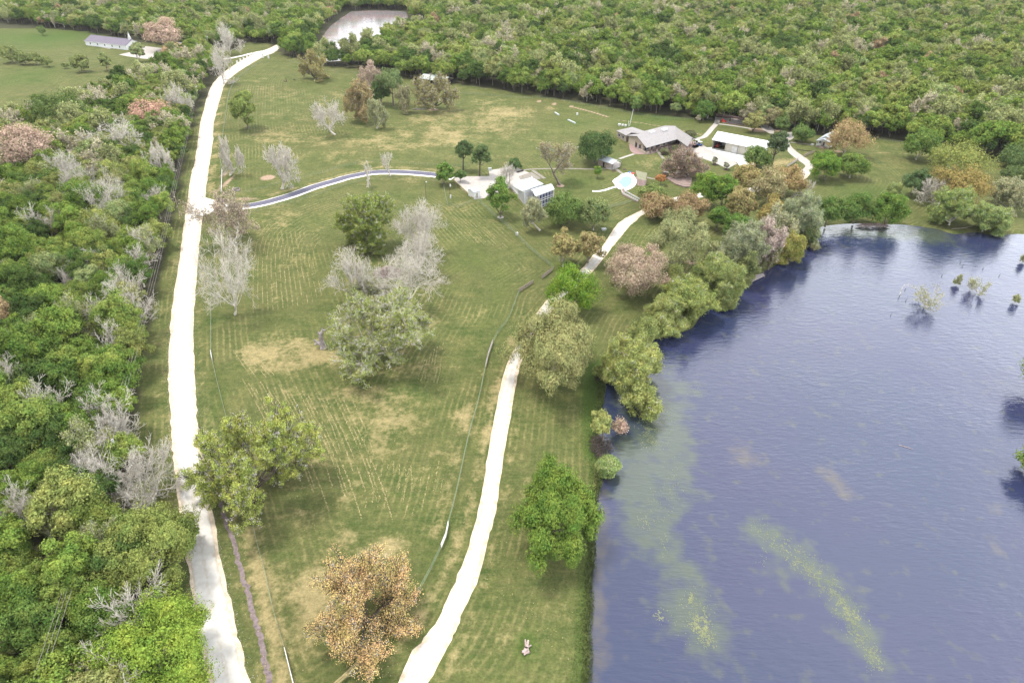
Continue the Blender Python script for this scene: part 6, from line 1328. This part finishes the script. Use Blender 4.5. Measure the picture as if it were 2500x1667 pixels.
for i in range(19):
    x = 592 + i * 14.5; y = 925 + (i % 3) * 8 + i * 2; Ln = (150, 190, 230, 270, 250, 300)[i % 6]; sl = .58 - .006 * i
    row([(x, y), (x + sl * Ln * .33, y + Ln * .33), (x + sl * Ln * .62, y + Ln * .66), (x + sl * Ln * .85, y + Ln)], keep=.85, w=.11)
for i in range(6): row([(620 + i * 10, 930 - i * 3), (565 + i * 12, 850 + i * 4)], keep=.5)
for i in range(9): row([(1075 + i * 12, 520 + i * 3), (1110 + i * 12, 552 + i * 3), (1145 + i * 12, 590 + i * 2)], keep=.6)
for i in range(8): row([(905 + i * 14, 1120 + (i % 2) * 14), (900 + i * 15, 1180), (892 + i * 15, 1240)], keep=.35)
for i in range(7): row([(1040 + i * 7, 870 - i * 6), (1025 + i * 8, 910), (1018 + i * 8, 935)], keep=.4)
for i in range(6): row([(1000 + i*18, 1140 - i*4), (985 + i*18, 1200), (970 + i*18, 1260)], keep=.3)
HP, HA = np.concatenate(HP), np.concatenate(HA)
flecks('cut_hay', HP, .16, .008, M['hay'], 'rows of cut tan hay curving across the paddock', 'hay', HA, .38, .03)
n = 4200; XY = np.array([G(x, y) for x, y in zip(rh.uniform(560, 1450, n), rh.uniform(600, 1660, n))]); XY = XY[~near_road(XY, 1.2) & (np.array([XY[:, 0]]).T[:, 0] < 1e9)]
mlr = (XY[:, 0] > np.interp(XY[:, 1], mr[:, 1], mr[:, 0]) + 2) & ~inside(XY, lake) & (dist(XY, lake, True) > 1.5)
cl = low_noise(XY, .11) + .6 * low_noise(XY, .31) > .1; XY = XY[mlr & cl]
flecks('dry_tufts', XY, .09, .01, M['hay'], 'scattered tan grass tufts over the mown paddocks', 'grass', None, .7, .08)
# long grass along the lake bank and the ditch
def blades(name, P, h, mt, label):
    n = len(P); rg = np.random.default_rng(9); a = rg.uniform(0, 6.28, n); hh = h * rg.uniform(.5, 1.3, n); w = .09; dx, dy = np.cos(a) * w, np.sin(a) * w; lx, ly = rg.normal(size=n) * h * .35, rg.normal(size=n) * h * .35
    V = np.zeros((n, 3, 3)); V[:, 0] = np.column_stack([P[:, 0] - dx, P[:, 1] - dy, np.full(n, -.1)]); V[:, 1] = np.column_stack([P[:, 0] + dx, P[:, 1] + dy, np.full(n, -.1)]); V[:, 2] = np.column_stack([P[:, 0] + lx, P[:, 1] + ly, hh])
    return tag(link(name, mesh_np(name, V.reshape(-1, 3), F3=np.arange(n * 3).reshape(-1, 3)), None, [mt]), label, 'grass', kind='stuff')
BG_ = GL([(1437,1700),(1441,1600),(1438,1540),(1444,1480),(1441,1420),(1450,1350),(1447,1300),(1452,1240),(1466,1180),(1471,1140),(1463,1100),(1458,1060),(1464,1020),(1470,985),(1475,940),(1486,905)], WZ)
sg = np.concatenate([[0], np.cumsum(np.hypot(*np.diff(BG_, axis=0).T))]); q = rh.uniform(0, sg[-1], 9000)
BP = np.stack([np.interp(q, sg, BG_[:, 0]), np.interp(q, sg, BG_[:, 1])], 1) + np.stack([-rh.gamma(1.6, .75, 9000) + .5, rh.normal(size=9000) * .3], 1)
blades('bank_grass', BP, .3, mat('bank_grass', (.10, .135, .04), .9, .3, .8), 'taller bright grass fringing the lake bank')
PAD = []
def pads(px, py, rx, ry, n, rot=0.):
    a = rh.normal(size=(n, 2)) * .5; k = np.hypot(*a.T) < 1.25; a = a[k]; ca, sa = math.cos(rot), math.sin(rot)
    for u_, v_ in a: PAD.append(G(px + u_ * rx * ca - v_ * ry * sa, py + u_ * rx * sa + v_ * ry * ca, WZ))
pads(1598, 1030, 42, 62, 1500); pads(1590, 1075, 24, 30, 350); pads(1570, 1040, 18, 20, 150); pads(1685, 1460, 8, 12, 160); pads(1686, 1478, 9, 10, 110); pads(1715, 1530, 26, 52, 900, -.35); pads(1612, 1502, 16, 20, 110); pads(1690, 1500, 50, 60, 300)
for t in np.linspace(0, 1, 16):
    x, y = np.interp(t, [0, .25, .5, .75, 1], [1860, 1955, 2035, 2085, 2140]), np.interp(t, [0, .25, .5, .75, 1], [1290, 1365, 1440, 1520, 1620]); pads(x, y, 34 if .2 < t < .8 else 26, 26, 230 if .2 < t < .85 else 120)
pads(1500, 1095, 12, 16, 70); pads(1495, 1150, 10, 20, 60); pads(1860, 1360, 14, 24, 60); pads(1600, 1250, 40, 60, 160); pads(1640, 1180, 30, 60, 200); pads(1570, 1270, 14, 26, 70); pads(1620, 1330, 12, 30, 70); pads(1505, 905, 16, 22, 120); pads(1700, 950, 24, 20, 60)
pads(2080, 560, 60, 8, 700); pads(2210, 572, 70, 9, 800); pads(2020, 560, 24, 8, 200)
PAD = np.array(PAD); PAD = PAD[np.sin(PAD[:, 0] * 2.1 + 1.7 * np.sin(PAD[:, 1] * .9)) * np.sin(PAD[:, 1] * 1.7 + 1.3 * np.sin(PAD[:, 0] * 1.1)) + rh.normal(size=len(PAD)) * .35 > -.12]
flecks('lily_pads', PAD, .115, WZ + .012, M['pad'], 'drifts of small yellow-green lily pads floating on the lake', 'lily pads', np.full(len(PAD), -.9), .5, .015)

# worn centre line of the lake drive and stones on the road edges
cl_ = (ll[:min(len(ll), len(lr_))] + lr_[:min(len(ll), len(lr_))]) / 2; sg = np.concatenate([[0], np.cumsum(np.hypot(*np.diff(cl_, axis=0).T))]); q = rh.uniform(0, sg[-1], 9000)
X_ = np.stack([np.interp(q, sg, cl_[:, 0]), np.interp(q, sg, cl_[:, 1])], 1) + rh.normal(size=(9000, 2)) * .22
flecks('track_centre_grit', X_[(np.sin(q * .11) + np.sin(q * .37) + rh.normal(size=9000) * .6) > .1], .05, .012, M['gravel_tan'], 'tan grit worn down the middle of the gravel drive', 'grit', None, .8, .01)
for L_, sgn, nm, lb in ((ml, -1, 'road_edge_grit', 'loose tan grit along the left edge of the white road'), (mr, 1, 'road_side_grit', 'loose tan grit along the right edge of the white road')):
    sg = np.concatenate([[0], np.cumsum(np.hypot(*np.diff(L_, axis=0).T))]); q = rh.uniform(0, sg[-1], 16000)
    X_ = np.stack([np.interp(q, sg, L_[:, 0]), np.interp(q, sg, L_[:, 1])], 1); X_[:, 0] += sgn * (rh.gamma(1.5, .45, 16000) - .25)
    flecks(nm, X_, .05, .013, M['gravel_tan'] if sgn < 0 else M['concrete'], lb, 'grit', None, .8, .01)
# thin haze over the whole place
hb = MB(); hb.box((0, 0, 0), (6400, 7400, 1)); ho = hb.build('haze', None) if False else None
hm_ = D.materials.new('haze'); hm_.use_nodes = True; ht = hm_.node_tree
for x in list(ht.nodes): ht.nodes.remove(x)
hv = ht.nodes.new('ShaderNodeVolumePrincipled'); hv.inputs['Color'].default_value = (.93, .95, 1.0, 1); hv.inputs['Density'].default_value = .000035; hv.inputs['Anisotropy'].default_value = 0.0
hout = ht.nodes.new('ShaderNodeOutputMaterial'); ht.links.new(hv.outputs[0], hout.inputs['Volume'])
hb = MB(); hb.hexa([(-1900, -300, -2.6), (1900, -300, -2.6), (1900, 1900, -2.6), (-1900, 1900, -2.6)], [(-1900, -300, 104), (1900, -300, 104), (1900, 1900, 104), (-1900, 1900, 104)])
tag(hb.build('haze', hm_), 'thin pale haze over the woods', 'haze', kind='stuff')
